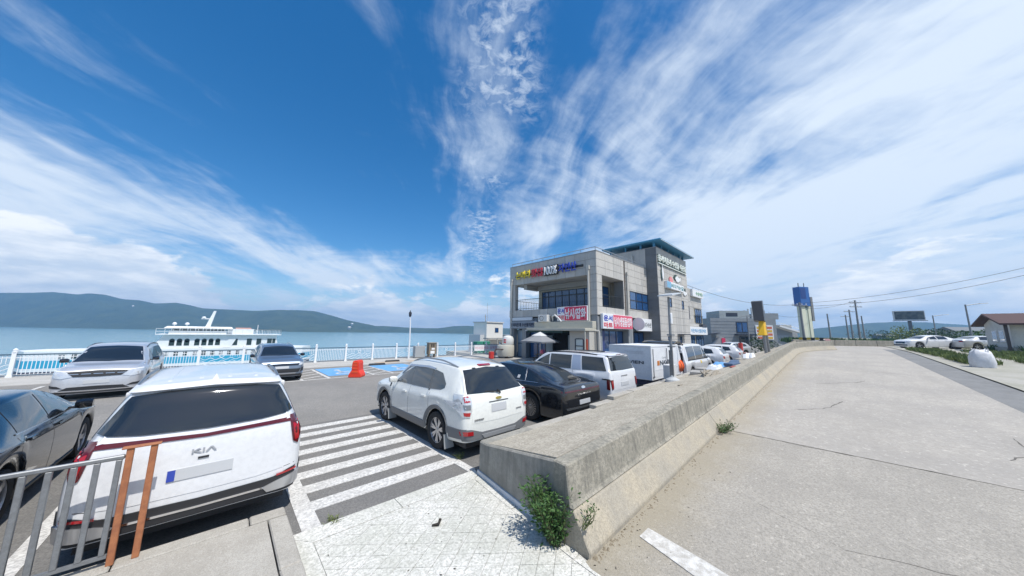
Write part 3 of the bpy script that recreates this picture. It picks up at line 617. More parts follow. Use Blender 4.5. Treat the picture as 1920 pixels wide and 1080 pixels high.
def side_mpv(c, chrome_line=True):
    c.both('side_window', glass, [(3.62, 1.10), (3.05, 1.09)], [(3.42, 1.25), (3.10, 1.45)], nv=6)
    c.both('side_window', glass, [(3.0, 1.09), (2.02, 1.11)], [(3.05, 1.50), (2.05, 1.56)], nv=6)
    c.both('side_window', glass, [(1.96, 1.11), (.95, 1.13)], [(1.98, 1.56), (1.0, 1.56)], nv=6)
    c.both('side_window', glass, [(.90, 1.14), (.42, 1.20)], [(.93, 1.56), (.62, 1.52)], nv=6)
    for q in (2.98, 1.9): c.both('panel_gap', blackg, [(q, .34), (q+.006, .34)], [(q+.03, 1.08), (q+.036, 1.08)], off=.0015, depth=.004)
    c.both('sill_trim', clad, [(3.75, .25), (1.55, .25)], [(3.72, .33), (1.58, .33)], off=.012)
    c.handles([(2.75, .93), (2.2, .95)])
# --- white people carrier seen from behind
c = Car(dict(CARN, paint=white_pearl), 'people_carrier', 'large white people carrier with a full-width red light bar, rear to the railing', 'car', (-.02, 5.10+CARN['L']/2, 0))
c.patch('rear_window', glass, 'rear', [(-.83, 1.265), (-.5, 1.225), (0, 1.21), (.5, 1.225), (.83, 1.265)], [(-.655, 1.60), (-.4, 1.628), (0, 1.64), (.4, 1.628), (.655, 1.60)], off=.016, nu=36, nv=14)
c.patch('light_bar', redd, 'rear', [(-.80, 1.150), (0, 1.122), (.80, 1.150)], [(-.80, 1.196), (0, 1.158), (.80, 1.196)], off=.012, nv=2)
for e in (-1, 1):
    l = c.patch('tail_lamp', redd, 'rear', [(e*.80, 1.145), (e*.845, .90), (e*.90, .86)], [(e*.80, 1.215), (e*.925, 1.19), (e*.952, 1.14)], off=.014, nu=10, nv=5)
    c.patch('lamp_element', redl, 'rear', [(e*.83, 1.12), (e*.865, .91)], [(e*.885, 1.14), (e*.905, .92)], off=.018, parent=l)
    c.patch('reflector', redl, 'rear', [(e*.70, .515), (e*.90, .545)], [(e*.70, .535), (e*.90, .565)], off=.026)
    c.patch('skid_corner', alloy, 'rear', [(e*.62, .35), (e*.72, .352), (e*.93, .37)], [(e*.57, .415), (e*.72, .465), (e*.94, .52)], off=.03, nv=4)
c.patch('tailgate', white_pearl, 'rear', [(-.76, .60), (-.5, .565), (0, .555), (.5, .565), (.76, .60)], [(-.775, 1.135), (0, 1.108), (.775, 1.135)], off=.0045, nu=22, nv=9)
c.patch('bumper_cladding', clad if False else black, 'rear', [(-.90, .325), (0, .32), (.90, .325)], [(-.965, .60), (-.82, .565), (-.66, .505), (0, .485), (.66, .505), (.82, .565), (.965, .60)], off=.016, nv=4)
c.patch('skid_trim', chrome, 'rear', [(-.60, .398), (0, .388), (.60, .398)], [(-.575, .420), (0, .410), (.575, .420)], off=.024)
c.seam('rear', (-.70, .80), (.70, .80), .005, mat('crease_shade', (.45, .45, .46), .5)); c.seam('rear', (-.94, .63), (-.77, .60)); c.seam('rear', (.77, .60), (.94, .63))  # tailgate crease shade is put in as a thin grey strip, not a gap
c.plate('rear', .715, .53, .115); c.letters('rear', 'KIΛ', .97, .205, .045, mat('badge_grey', (.50, .50, .51), .3, .6)); c.patch('camera_pod', black, 'rear', [(-.045, .90), (.045, .90)], [(-.045, .92), (.045, .92)], off=.016)
c.patch('roof_spoiler', white_pearl, 'rear', [(-.67, 1.625), (0, 1.652), (.67, 1.625)], [(-.66, 1.665), (0, 1.695), (.66, 1.665)], off=.055, depth=.09, nv=2)
c.patch('sticker', mat('sticker_pale', (.5, .5, .5), .6), 'rear', [(.0, 1.24), (.13, 1.24)], [(.0, 1.262), (.13, 1.262)], off=.009)
c.rails(.70, .75, 3.1, .055, .02, mat('satin_rail', (.30, .31, .32), .35, .8)); side_mpv(c); c.mirror(3.55, 1.10); c.wheels('split')
for x in (-.42, -.14, .14, .42): c.patch('roof_rib', white_pearl, 'top', [(x-.018, .75), (x-.018, 2.9)], [(x+.018, .75), (x+.018, 2.9)], off=.008, nv=2)
MB().add([], []); p, _, _ = c.cast('top', 0, .72)
b = MB(); b.hexa([(-.03, p.y-.09, p.z-.01), (.03, p.y-.09, p.z-.01), (.03, p.y+.09, p.z-.01), (-.03, p.y+.09, p.z-.01), (-.004, p.y-.07, p.z+.055), (.004, p.y-.07, p.z+.055), (.012, p.y+.07, p.z+.012), (-.012, p.y+.07, p.z+.012)]); b.build('fin_antenna', white_pearl, c.t, world=False, smooth=True)
c.patch('windshield', glass, 'top', [(-.62, 3.28), (.62, 3.28)], [(-.76, 4.05), (.76, 4.05)], off=.005)
# --- silver people carrier facing the camera by the quay
c = Car(dict(CARN, paint=silver), 'people_carrier', 'silver people carrier parked nose towards the camera by the quay fence', 'car', (-2.88, 16.72+CARN['L']/2, 0), math.pi)
def front_generic(c, L, zb, hood, grille=True):
    pass
L = CARN['L']
c.patch('windshield', glass, 'top', [(-.61, 3.26), (0, 3.22), (.61, 3.26)], [(-.78, 4.06), (0, 4.14), (.78, 4.06)], off=.005, nu=16, nv=10)
c.patch('hood', silver, 'top', [(-.78, 4.2), (0, 4.26), (.78, 4.2)], [(-.74, 4.86), (0, 4.98), (.74, 4.86)], off=.004, nu=16, nv=8)
c.patch('grille', black, 'front', [(-.48, .745), (0, .73), (.48, .745)], [(-.62, .905), (0, .93), (.62, .905)], off=.016, nv=4)
for k in range(5):
    x = -.48+.24*k; c.patch('grille_bar', chrome, 'front', [(x-.10, .82), (x+.10, .82)], [(x-.09, .835), (x+.09, .835)], off=.02)
for e in (-1, 1):
    l = c.patch('headlight', clearl, 'front', [(e*.50, .745), (e*.70, .70), (e*.86, .74)], [(e*.64, .905), (e*.78, .92), (e*.93, .93)], off=.016, nu=10, nv=4); c.patch('daytime_strip', mat('lamp_white', (.85, .85, .85), .3), 'front', [(e*.62, .905), (e*.90, .925)], [(e*.62, .922), (e*.90, .942)], off=.02, parent=l)
    c.patch('fog_recess', black, 'front', [(e*.62, .40), (e*.9, .42)], [(e*.74, .475), (e*.93, .50)], off=.014)
c.patch('lower_grille', black, 'front', [(-.70, .335), (0, .325), (.70, .335)], [(-.55, .43), (0, .445), (.55, .43)], off=.015); c.patch('skid_trim', chrome, 'front', [(-.74, .30), (0, .285), (.74, .30)], [(-.76, .33), (0, .315), (.76, .33)], off=.022)
c.patch('bumper_lip', black, 'front', [(-.86, .235), (.86, .235)], [(-.9, .295), (.9, .295)], off=.012); c.plate('front', .52, .53, .11, False)
c.rails(.70, .75, 3.1, .055, .02); side_mpv(c); c.mirror(3.55, 1.10, blackg); c.wheels('split')
# --- white mid-size SUV with grey cladding
CAP = dict(L=4.635, W=.905, R=.365, wheels=(.98, 3.685), tum=.16, paint=white_plain,
    top=[(0, .62), (.012, .80), (.03, .97), (.06, 1.10), (.11, 1.17), (.30, 1.42), (.46, 1.60), (.55, 1.655), (.70, 1.68), (1.3, 1.715), (2.0, 1.72), (2.5, 1.685), (2.75, 1.62), (3.42, 1.19), (3.55, 1.135), (4.1, 1.05), (4.42, .93), (4.54, .80), (4.61, .62), (4.635, .5)],
    belt=[(0, 1.16), (.8, 1.13), (2.2, 1.06), (3.4, 1.0), (4.5, .88)], low=[(0, .335), (.2, .32), (.6, .29), (4.0, .28), (4.635, .28)])
c = Car(CAP, 'suv', 'white SUV with grey plastic cladding beside the hatched road markings', 'car', (4.235, 4.82+CAP['L']/2, 0), R(0.6))
c.patch('rear_window', glass, 'rear', [(-.74, 1.185), (0, 1.155), (.74, 1.185)], [(-.60, 1.585), (0, 1.625), (.60, 1.585)], off=.012, nu=30, nv=12)
c.patch('tailgate', white_plain, 'rear', [(-.67, .655), (0, .635), (.67, .655)], [(-.735, 1.16), (0, 1.135), (.735, 1.16)], off=.005, nu=18, nv=9)
for e in (-1, 1):
    l = c.patch('tail_lamp', clearl, 'rear', [(e*.685, 1.13), (e*.69, .88), (e*.735, .78)], [(e*.90, 1.17), (e*.90, .95), (e*.865, .80)], off=.016, nu=10, nv=5)
    c.patch('lamp_element', redl, 'rear', [(e*.72, 1.05), (e*.83, 1.05)], [(e*.74, 1.15), (e*.85, 1.15)], off=.021, parent=l); c.patch('lamp_element', redl, 'rear', [(e*.745, .80), (e*.84, .815)], [(e*.725, .865), (e*.85, .875)], off=.021, parent=l)
    c.patch('lamp_element', mat('lamp_chrome_grey', (.28, .29, .30), .2, .6), 'rear', [(e*.72, .91), (e*.84, .92)], [(e*.72, 1.0), (e*.85, 1.01)], off=.021, parent=l)
    c.patch('reflector', redl, 'rear', [(e*.66, .455), (e*.86, .465)], [(e*.67, .525), (e*.87, .535)], off=.028)
c.patch('tail_lamp_side', clearl, 'left', [(.08, .93), (.33, 1.02)], [(.08, 1.18), (.42, 1.17)], off=.012)
c.patch('bumper_cladding', clad, 'rear', [(-.90, .365), (0, .35), (.90, .365)], [(-.93, .575), (-.70, .56), (-.45, .475), (0, .465), (.45, .475), (.70, .56), (.93, .575)], off=.018, nv=5)
c.patch('skid_trim', mat('skid_silver', (.42, .43, .44), .45, .5), 'rear', [(-.40, .36), (.40, .36)], [(-.46, .43), (.46, .43)], off=.03)
c.plate('rear', .80, .40, .15, False); c.patch('emblem', mat('emblem_gold', (.62, .45, .12), .25, .9), 'rear', [(-.075, 1.03), (0, 1.015), (.075, 1.03)], [(-.075, 1.06), (0, 1.075), (.075, 1.06)], off=.017)
c.letters('rear', 'CHEVROLET', .695, .23, .03, mat('badge_dark', (.25, .25, .26), .3, .7), x=-.52); c.letters('rear', 'CAPTIVA', .76, .16, .025, MATS['badge_dark'], x=.56)
c.patch('tailgate_handle', blackg, 'rear', [(-.26, .985), (.26, .985)], [(-.26, 1.0), (.26, 1.0)], off=.013)
c.patch('brake_light', redl, 'rear', [(-.16, 1.645), (.16, 1.645)], [(-.16, 1.664), (.16, 1.664)], off=.035, depth=.04)
p, _, _ = c.cast('rear', 0, 1.14); b = MB(); b.bar((.06, p.y-.035, 1.135), (-.02, p.y-.03, 1.20), .03, .03); b.bar((.05, p.y-.04, 1.16), (-.30, p.y+.03, 1.19), .014, .02); b.build('rear_wiper', black, c.t, world=False)
for x in (-.33, .33): p, _, _ = c.cast('rear', x, 1.61); MB().box(x-.04, x+.04, p.y-.02, p.y+.02, 1.585, 1.625).build('hinge', black, c.t, world=False)
c.both('side_window', glass2, [(3.16, 1.09), (2.30, 1.10)], [(2.88, 1.30), (2.36, 1.515)], nv=7)
c.both('side_window', glass2, [(2.22, 1.10), (1.42, 1.13)], [(2.28, 1.53), (1.46, 1.53)], nv=7)
c.both('side_window', glass2, [(1.35, 1.135), (.92, 1.17), (.80, 1.22)], [(1.38, 1.53), (1.05, 1.49), (.80, 1.30)], nv=7)
for q0, q1 in ((2.30, 2.22), (1.42, 1.35)): c.both('pillar', blackg, [(q0, 1.10), (q1, 1.10)], [(q0+.05, 1.52), (q1+.04, 1.52)], off=.003)
vis = c.both('rain_visor', mat('smoke_visor', (.30, .36, .46), .1, .1), [(3.0, 1.27), (2.6, 1.50), (1.7, 1.545), (1.4, 1.53)], [(3.02, 1.31), (2.62, 1.545), (1.7, 1.585), (1.38, 1.56)], off=.022)
for q in (3.18, 2.26, 1.30): c.both('panel_gap', blackg, [(q, .45), (q+.007, .45)], [(q+.01, 1.08), (q+.017, 1.08)], off=.0015, depth=.004)
c.handles([(2.50, .93), (1.55, .965)]); c.both('fuel_flap', white_plain, [(.84, .83), (.90, .80), (.98, .80), (1.03, .83)], [(.84, .90), (.90, .94), (.98, .94), (1.03, .90)], off=.004)
c.both('sill_cladding', clad, [(3.25, .30), (1.42, .30)], [(3.27, .46), (1.40, .46)], off=.016)
for q in CAP['wheels']: c.arc('arch_cladding', clad, q, .436, .505, 8, 172, off=.018)
c.both('bumper_cladding', clad, [(.48, .37), (.06, .40)], [(.50, .56), (.02, .575)], off=.016)
for e in (-1, 1):
    for q in CAP['wheels']: MB().hexa([(e*.72, q-2.77, .13), (e*.93, q-2.77, .13), (e*.93, q-2.75, .13), (e*.72, q-2.75, .13), (e*.72, q-2.72, .38), (e*.93, q-2.72, .38), (e*.93, q-2.70, .38), (e*.72, q-2.70, .38)]).build('mud_flap', mat('mudflap_grey', (.36, .37, .36), .6), c.t, world=False)
c.both('fender_vent', black, [(3.36, .93), (3.30, .93)], [(3.40, 1.01), (3.31, 1.01)], off=.006)
c.rails(.60, .65, 2.65, .06, .018, mat('rail_grey', (.33, .34, .35), .35, .7)); c.mirror(3.02, 1.08); c.wheels('split'); c.patch('windshield', glass, 'top', [(-.56, 2.80), (.56, 2.80)], [(-.70, 3.38), (.70, 3.38)])
# --- black fastback sedan with turbine wheels
GRA = dict(L=5.035, W=.94, R=.368, wheels=(1.20, 4.10), tum=.20, paint=blackp,
    top=[(0, .55), (.012, .72), (.03, .86), (.06, .96), (.16, 1.015), (.38, 1.055), (.75, 1.16), (1.2, 1.30), (1.75, 1.425), (2.2, 1.455), (2.7, 1.45), (3.1, 1.385), (3.9, 1.02), (4.05, .985), (4.6, .92), (4.88, .83), (4.98, .72), (5.02, .6), (5.035, .48)],
    belt=[(0, .93), (.5, .98), (1.5, .98), (3.4, .94), (4.9, .80)], low=[(0, .26), (.2, .24), (.7, .20), (4.3, .19), (5.035, .20)])
c = Car(GRA, 'fastback_sedan', 'black fastback sedan with turbine wheels between two white SUVs', 'car', (7.22, 4.72+GRA['L']/2, 0), R(.3))
c.patch('rear_window', glass, 'top', [(-.60, .52), (0, .47), (.60, .52)], [(-.55, 1.52), (0, 1.60), (.55, 1.52)], off=.005, nu=18, nv=14)
c.patch('tail_panel', blackg, 'rear', [(-.86, .70), (0, .68), (.86, .70)], [(-.88, .86), (0, .85), (.88, .86)], off=.008); c.patch('light_bar', redd, 'rear', [(-.88, .875), (0, .865), (.88, .875)], [(-.88, .905), (0, .895), (.88, .905)], off=.012)
c.patch('bumper_trim', mat('trim_dark_chrome', (.25, .26, .27), .2, .8), 'rear', [(-.80, .45), (0, .43), (.80, .45)], [(-.82, .50), (0, .475), (.82, .50)], off=.014); c.plate('rear', .53, .50, .11, False)
c.letters('rear', 'GRANDEUR', .765, .62, .04, chrome); c.patch('emblem', chrome, 'rear', [(-.085, .925), (0, .905), (.085, .925)], [(-.085, .955), (0, .98), (.085, .955)], off=.012)
b = MB(); p, _, _ = c.cast('top', .0, .50); b.bar((-.02, p.y, p.z+.03), (.42, p.y+.02, p.z+.035), .03, .02); b.build('rear_wiper', black, c.t, world=False)
c.both('side_window', glass, [(3.45, .985), (2.42, 1.0)], [(3.10, 1.20), (2.46, 1.345)], nv=6); c.both('side_window', glass, [(2.36, 1.0), (1.40, 1.03)], [(2.40, 1.35), (1.55, 1.335)], nv=6); c.both('side_window', glass, [(1.33, 1.03), (.92, 1.05)], [(1.46, 1.32), (1.02, 1.16)], nv=5)
c.both('window_chrome', mat('trim_satin', (.45, .46, .47), .25, .85), [(3.5, .962), (.95, 1.02)], [(3.5, .976), (.93, 1.034)], off=.008); c.both('window_chrome', MATS['trim_satin'], [(1.42, 1.03), (1.40, 1.03)], [(1.55, 1.34), (1.53, 1.34)], off=.008)
for q in (2.40, 1.30): c.both('panel_gap', mat('gap_dark', (.05, .05, .055), .4), [(q, .30), (q+.006, .30)], [(q+.02, .97), (q+.026, .97)], off=.0015, depth=.004)
c.patch('window_sticker', platew, 'left', [(1.75, 1.07), (1.66, 1.07)], [(1.75, 1.15), (1.66, 1.15)], off=.012)
c.mirror(3.35, .98); c.wheels('turbine', rim=mat('alloy_machined', (.45, .45, .46), .25, .9)); c.patch('windshield', glass, 'top', [(-.55, 3.16), (.55, 3.16)], [(-.72, 3.9), (.72, 3.9)])
c.patch('glass_roof', glass, 'top', [(-.5, 1.85), (.5, 1.85)], [(-.5, 2.75), (.5, 2.75)]); c.handles([(2.65, .86), (1.72, .87)])
# --- white boxy SUV with upright tail
SAN = dict(L=4.83, W=.95, R=.375, wheels=(1.0, 3.815), tum=.11, paint=white_snow,
    top=[(0, .60), (.012, .78), (.03, .98), (.05, 1.12), (.085, 1.22), (.15, 1.45), (.215, 1.625), (.27, 1.675), (.42, 1.70), (1.2, 1.725), (2.3, 1.72), (2.75, 1.68), (2.95, 1.61), (3.55, 1.20), (3.68, 1.16), (4.4, 1.08), (4.66, 1.0), (4.75, .88), (4.80, .7), (4.83, .5)],
    belt=[(0, 1.16), (1, 1.13), (3.4, 1.08), (4.7, .95)], low=[(0, .30), (.2, .29), (.7, .27), (4.2, .27), (4.83, .28)], tail=[(0, .84), (.03, .93), (.10, .97), (.28, .99), (.6, 1.0)])
c = Car(SAN, 'suv', 'boxy white SUV with upright tail and vertical red lamps next to the box truck', 'car', (9.88, 4.86+SAN['L']/2, 0), R(-.5))
c.patch('rear_window', glass, 'rear', [(-.78, 1.20), (0, 1.185), (.78, 1.20)], [(-.68, 1.60), (0, 1.63), (.68, 1.60)], off=.006, nu=18, nv=8)
c.patch('tailgate', white_snow, 'rear', [(-.72, .60), (.72, .60)], [(-.74, 1.165), (.74, 1.165)], off=.0045, nu=14, nv=7)
for e in (-1, 1):
    l = c.patch('tail_lamp', redd, 'rear', [(e*.76, .66), (e*.84, .63)], [(e*.74, .93), (e*.89, .93)], off=.016, nu=4, nv=5); c.patch('lamp_element', redl, 'rear', [(e*.78, .69), (e*.83, .67)], [(e*.77, .90), (e*.86, .90)], off=.02, parent=l)
for sd_ in ('left', 'right'): c.patch('lamp_arm', blackg, sd_, [(.30, .93), (.02, .91)], [(.31, .96), (.02, .96)], off=.012); c.patch('tail_lamp_side', redd, sd_, [(.14, .64), (.0, .62)], [(.14, .95), (.0, .95)], off=.012)
c.plate('rear', .70, .52, .12, False); c.letters('rear', 'SANTAFE', 1.0, .42, .03, MATS['badge_dark'])
c.patch('roof_spoiler', white_snow, 'rear', [(-.70, 1.64), (.70, 1.64)], [(-.70, 1.69), (.70, 1.69)], off=.05, depth=.08); c.patch('brake_light', redd, 'rear', [(-.15, 1.655), (.15, 1.655)], [(-.15, 1.67), (.15, 1.67)], off=.055)
c.patch('bumper_cladding', black, 'rear', [(-.9, .33), (.9, .33)], [(-.92, .47), (.92, .47)], off=.014)
c.both('side_window', glass, [(3.40, 1.13), (2.55, 1.14)], [(3.12, 1.36), (2.60, 1.60)], nv=7); c.both('side_window', glass, [(2.50, 1.14), (1.55, 1.15)], [(2.53, 1.61), (1.58, 1.61)], nv=7); c.both('side_window', glass, [(1.08, 1.16), (.18, 1.19)], [(1.16, 1.61), (.36, 1.60)], nv=7)
c.both('pillar_garnish', mat('garnish_silver_blue', (.40, .45, .55), .3, .5), [(1.50, 1.15), (1.13, 1.16)], [(1.53, 1.63), (1.21, 1.63)], off=.006)
for q in (2.52, 1.45): c.both('panel_gap', blackg, [(q, .4), (q+.007, .4)], [(q+.01, 1.12), (q+.017, 1.12)], off=.0015, depth=.004)
for q in SAN['wheels']: c.arc('arch_cladding', black, q, .446, .50, 8, 172, off=.016)
c.both('sill_cladding', black, [(3.3, .28), (1.5, .28)], [(3.3, .40), (1.5, .40)], off=.014); c.rails(.70, .6, 2.7, .03, .02, black); c.mirror(3.22, 1.12); c.wheels('ten'); c.handles([(2.75, .98), (1.75, 1.0)]); c.patch('windshield', glass, 'top', [(-.62, 2.98), (.62, 2.98)], [(-.76, 3.52), (.76, 3.52)])
c.both('fuel_flap', white_snow, [(.62, .86), (.78, .86)], [(.62, 1.0), (.78, 1.0)], off=.004)
# --- blue-grey compact SUV facing the camera
SUV = dict(L=4.40, W=.90, R=.345, wheels=(.92, 3.55), tum=.16, paint=bluegrey,
    top=[(0, .6), (.03, .95), (.08, 1.12), (.42, 1.52), (.55, 1.57), (1.3, 1.61), (2.1, 1.60), (2.45, 1.55), (2.6, 1.50), (3.25, 1.11), (3.4, 1.06), (3.95, .98), (4.22, .90), (4.32, .78), (4.38, .6), (4.40, .46)],
    belt=[(0, 1.1), (1, 1.08), (3.2, 1.0), (4.2, .86)])
c = Car(SUV, 'suv', 'blue-grey compact SUV parked nose to the camera beside the hatched bay', 'car', (2.02, 17.25+SUV['L']/2, 0), math.pi+R(1))
c.patch('windshield', glass, 'top', [(-.57, 2.60), (0, 2.56), (.57, 2.60)], [(-.72, 3.22), (0, 3.30), (.72, 3.22)], nu=14, nv=8)
c.patch('hood', bluegrey, 'top', [(-.72, 3.36), (0, 3.42), (.72, 3.36)], [(-.68, 4.06), (0, 4.18), (.68, 4.06)], off=.004, nu=14, nv=8)
c.patch('grille', blackg, 'front', [(-.60, .70), (.60, .70)], [(-.66, .79), (.66, .79)], off=.012); c.patch('lower_grille', black, 'front', [(-.62, .40), (.62, .40)], [(-.70, .56), (.70, .56)], off=.013); c.patch('bumper_lip', black, 'front', [(-.80, .24), (.80, .24)], [(-.82, .33), (.82, .33)], off=.014); c.patch('skid_trim', alloy, 'front', [(-.5, .335), (.5, .335)], [(-.55, .385), (.55, .385)], off=.016)
for e in (-1, 1): c.patch('headlight', clearl, 'front', [(e*.62, .71), (e*.82, .72)], [(e*.66, .80), (e*.86, .83)], off=.014); c.patch('fog_recess', black, 'front', [(e*.70, .42), (e*.83, .44)], [(e*.74, .60), (e*.85, .62)], off=.013)
c.plate('front', .575, .50, .105, False)
c.both('side_window', glass, [(2.95, 1.06), (2.15, 1.07)], [(2.72, 1.26), (2.2, 1.46)], nv=5); c.both('side_window', glass, [(2.1, 1.07), (1.25, 1.10)], [(2.13, 1.47), (1.3, 1.47)], nv=5)
c.rails(.58, .55, 2.35, .05, .016, alloy); c.mirror(2.85, 1.03, blackg); c.wheels('ten')
for q in SUV['wheels']: c.arc('arch_cladding', black, q, .416, .47, 8, 172)
# --- black saloon at the left edge
SED = dict(GRA, L=4.93, W=.93, R=.345, wheels=(1.10, 3.98), paint=paint('paint_deep_black', (.006, .007, .010), 0, .12),
    top=[(0, .55), (.02, .8), (.06, .98), (.2, 1.06), (.55, 1.10), (.95, 1.20), (1.5, 1.40), (1.9, 1.46), (2.4, 1.475), (2.85, 1.42), (3.05, 1.37), (3.75, 1.05), (3.9, 1.01), (4.5, .93), (4.78, .83), (4.88, .70), (4.92, .58), (4.93, .46)])
def saloon(sp, label, loc, rot, name='saloon', group=None, detail=True):
    c = Car(sp, name, label, 'car', loc, rot, group); L_ = sp['L']
    c.both('side_window', glass, [(3.32, 1.005), (2.36, 1.02)], [(3.02, 1.22), (2.42, 1.375)], nv=6); c.both('side_window', glass, [(2.29, 1.02), (1.42, 1.04)], [(2.34, 1.38), (1.55, 1.36)], nv=6)
    c.patch('windshield', glass, 'top', [(-.55, 3.10), (.55, 3.10)], [(-.70, 3.73), (.70, 3.73)]); c.patch('rear_window', glass, 'top', [(-.62, .72), (.62, .72)], [(-.55, 1.36), (.55, 1.36)])
    for q in (2.33, 1.32): c.both('panel_gap', MATS['gap_dark'], [(q, .3), (q+.006, .3)], [(q+.02, .99), (q+.026, .99)], off=.0015, depth=.004)
    c.handles([(2.58, .90), (1.66, .91)]); c.mirror(3.2, 1.0); c.wheels('five')
    for e in (-1, 1): c.patch('headlight', clearl, 'front', [(e*.55, .66), (e*.82, .68)], [(e*.60, .75), (e*.86, .79)], off=.013); c.patch('tail_lamp', redl, 'rear', [(e*.50, .80), (e*.84, .80)], [(e*.50, .93), (e*.86, .93)], off=.013)
    c.patch('grille', blackg, 'front', [(-.45, .50), (.45, .50)], [(-.5, .72), (.5, .72)], off=.012); c.patch('bumper_grille', black, 'front', [(-.7, .30), (.7, .30)], [(-.7, .42), (.7, .42)], off=.012); c.plate('rear', .62, .50, .11, False); c.plate('front', .46, .5, .1, False)
    return c
c = saloon(SED, 'glossy black saloon cut off by the left edge of the picture', (-2.60, 5.75+SED['L']/2, 0), 0)
c.both('window_chrome', MATS['trim_satin'], [(3.36, .985), (1.35, 1.02)], [(3.36, .998), (1.34, 1.034)], off=.009); c.both('sill_trim', black, [(3.5, .20), (1.6, .20)], [(3.5, .27), (1.6, .27)], off=.012)
# --- the two pale cars past the road on the right
HAT = dict(SUV, paint=paint('paint_pale_silver', (.60, .61, .62), .45, .3)); WS = dict(SED, paint=white_snow)
saloon(WS, 'white saloon parked furthest left across the road, beside the low wall', (56.2, -7.3, zr(57)+.02), R(35), group=None)
c = saloon(dict(WS, paint=HAT['paint']), 'pale silver saloon nose to tail with the white one, behind the bulk bag', (57.5, -10.9, zr(57)+.02), R(215))
# --- van parked along the wall with its tailgate up
VAN = dict(L=5.1, W=.98, R=.35, wheels=(1.0, 4.15), tum=.13, paint=white_pearl,
    top=[(0, 1.75), (.02, 1.80), (.06, 1.85), (.3, 1.89), (1.5, 1.93), (3.0, 1.91), (3.5, 1.82), (4.2, 1.25), (4.35, 1.18), (4.85, 1.05), (5.03, .9), (5.08, .7), (5.1, .5)],
    belt=[(0, 1.08), (3.8, 1.05), (5, .9)], tail=[(0, .97), (.05, .985), (.2, .995), (.5, 1.0), (.6, 1.0)], low=[(0, .28), (.5, .26), (4.6, .26), (5.1, .28)])
c = Car(VAN, 'van', 'white van with raised tailgate parked along the wall beyond the box truck', 'van', (16.9+VAN['L']/2, 6.05, 0), R(-90))
c.patch('boot_opening', mat('boot_dark', (.012, .012, .013), .9), 'rear', [(-.83, .55), (.83, .55)], [(-.80, 1.74), (.80, 1.74)], off=.01, nu=10, nv=8)
b = MB(); N_ = 10
for i in range(N_+1):
    a = i/N_; y = -VAN['L']/2+.06-1.05*a; z = 1.90+.22*math.sin(a*2.3)-.10*a
    for x, dz_ in ((-.86+.08*a, 0), (-.5, .035), (.5, .035), (.86-.08*a, 0), (.84-.08*a, -.07), (-.84+.08*a, -.07)): b.v.append((x, y, z+dz_))
b.f = [(i*6+j, (i+1)*6+j, (i+1)*6+(j+1) % 6, i*6+(j+1) % 6) for i in range(N_) for j in range(6)]+[tuple(range(6)), tuple(range(N_*6, N_*6+6))]
tg = b.build('raised_tailgate', blackg, c.t, smooth=True, world=False)
c.both('side_window', glass2, [(4.05, 1.12), (3.2, 1.12)], [(3.7, 1.42), (3.25, 1.74)], nv=5); c.both('side_window', glass2, [(3.1, 1.12), (1.75, 1.12)], [(3.13, 1.76), (1.78, 1.78)], nv=6); c.both('side_window', glass2, [(1.68, 1.12), (.45, 1.12)], [(1.70, 1.78), (.52, 1.76)], nv=6)
c.both('window_lower_trim', black, [(4.1, 1.06), (.40, 1.06)], [(4.1, 1.12), (.42, 1.12)], off=.008); c.both('sill_trim', black, [(3.7, .26), (1.5, .26)], [(3.7, .34), (1.5, .34)], off=.012); c.mirror(3.8, 1.12); c.wheels('five')
c.patch('door_sticker', mat('sticker_yellow', (.65, .45, .06), .6), 'right', [(2.6, .86), (2.4, .86)], [(2.6, 1.0), (2.4, 1.0)], off=.01)
# --- box truck
tr = thing('box_truck', 'white box truck with grey lettering parked along the wall', 'truck', (14.1, 6.0, 0))
boxw = mat('box_panel_white', (.76, .77, .78), .45, var=.12, vs=2, col2=(.68, .69, .71)); X0, X1, Y0, Y1, Z0, Z1 = 12.62, 15.75, 5.08, 6.92, .56, 1.91
MB().box(X0+.02, X1-.02, Y0+.02, Y1-.02, Z0, Z1-.01).build('cargo_box', boxw, tr, bevel=.01)
fr = mat('box_frame_white', (.70, .71, .72), .4)
b = MB()
for x in (X0, X1-.05):
    for y in (Y0, Y1-.05): b.box(x, x+.05, y, y+.05, Z0-.01, Z1)
for y in (Y0, Y1-.05): b.box(X0+.051, X1-.051, y, y+.05, Z1-.05, Z1+.003); b.box(X0+.051, X1-.051, y, y+.05, Z0-.012, Z0+.05)
for x in (X0, X1-.05): b.box(x, x+.05, Y0+.051, Y1-.051, Z1-.05, Z1+.003); b.box(x, x+.05, Y0+.051, Y1-.051, Z0-.012, Z0+.05)
b.build('box_frame', fr, tr)
for x0 in (X0+.08, X0+1.58): d_ = MB().box(x0, x0+1.46, Y0+.005, Y0+.02, Z0+.07, Z1-.08).build('side_door', boxw, tr, bevel=.006); MB().box(x0+.05, x0+1.41, Y0-.004, Y0+.004, Z0+.36, Z0+.375).build('door_rib', fr, d_); b = MB(); b.cyl((x0+.1, Y0-.015, Z0+.1), (x0+.1, Y0-.015, Z1-.12), .014, n=8); b.box(x0+.04, x0+.16, Y0-.03, Y0+.0, Z0+.08, Z0+.14); b.build('lock_rod', mat('lock_grey', (.25, .25, .26), .4, .6), d_)
gt = mat('truck_letter_grey', (.06, .07, .085), .5); og = mat('truck_orange', (.75, .25, .03), .5)
MB().box(13.22, 13.44, Y0-.006, Y0+.003, 1.10, 1.29).build('logo_square', og, tr); lettering('NAVIEN', (13.50, Y0+.004, 1.10), (1, 0, 0), (0, 0, 1), 1.55, .19, gt, tr, .008, bold=.03); lettering('Carrier', (13.75, Y0+.004, 1.36), (1, 0, 0), (0, 0, 1), .5, .09, mat('letter_pale', (.45, .46, .48), .6), tr, .006)
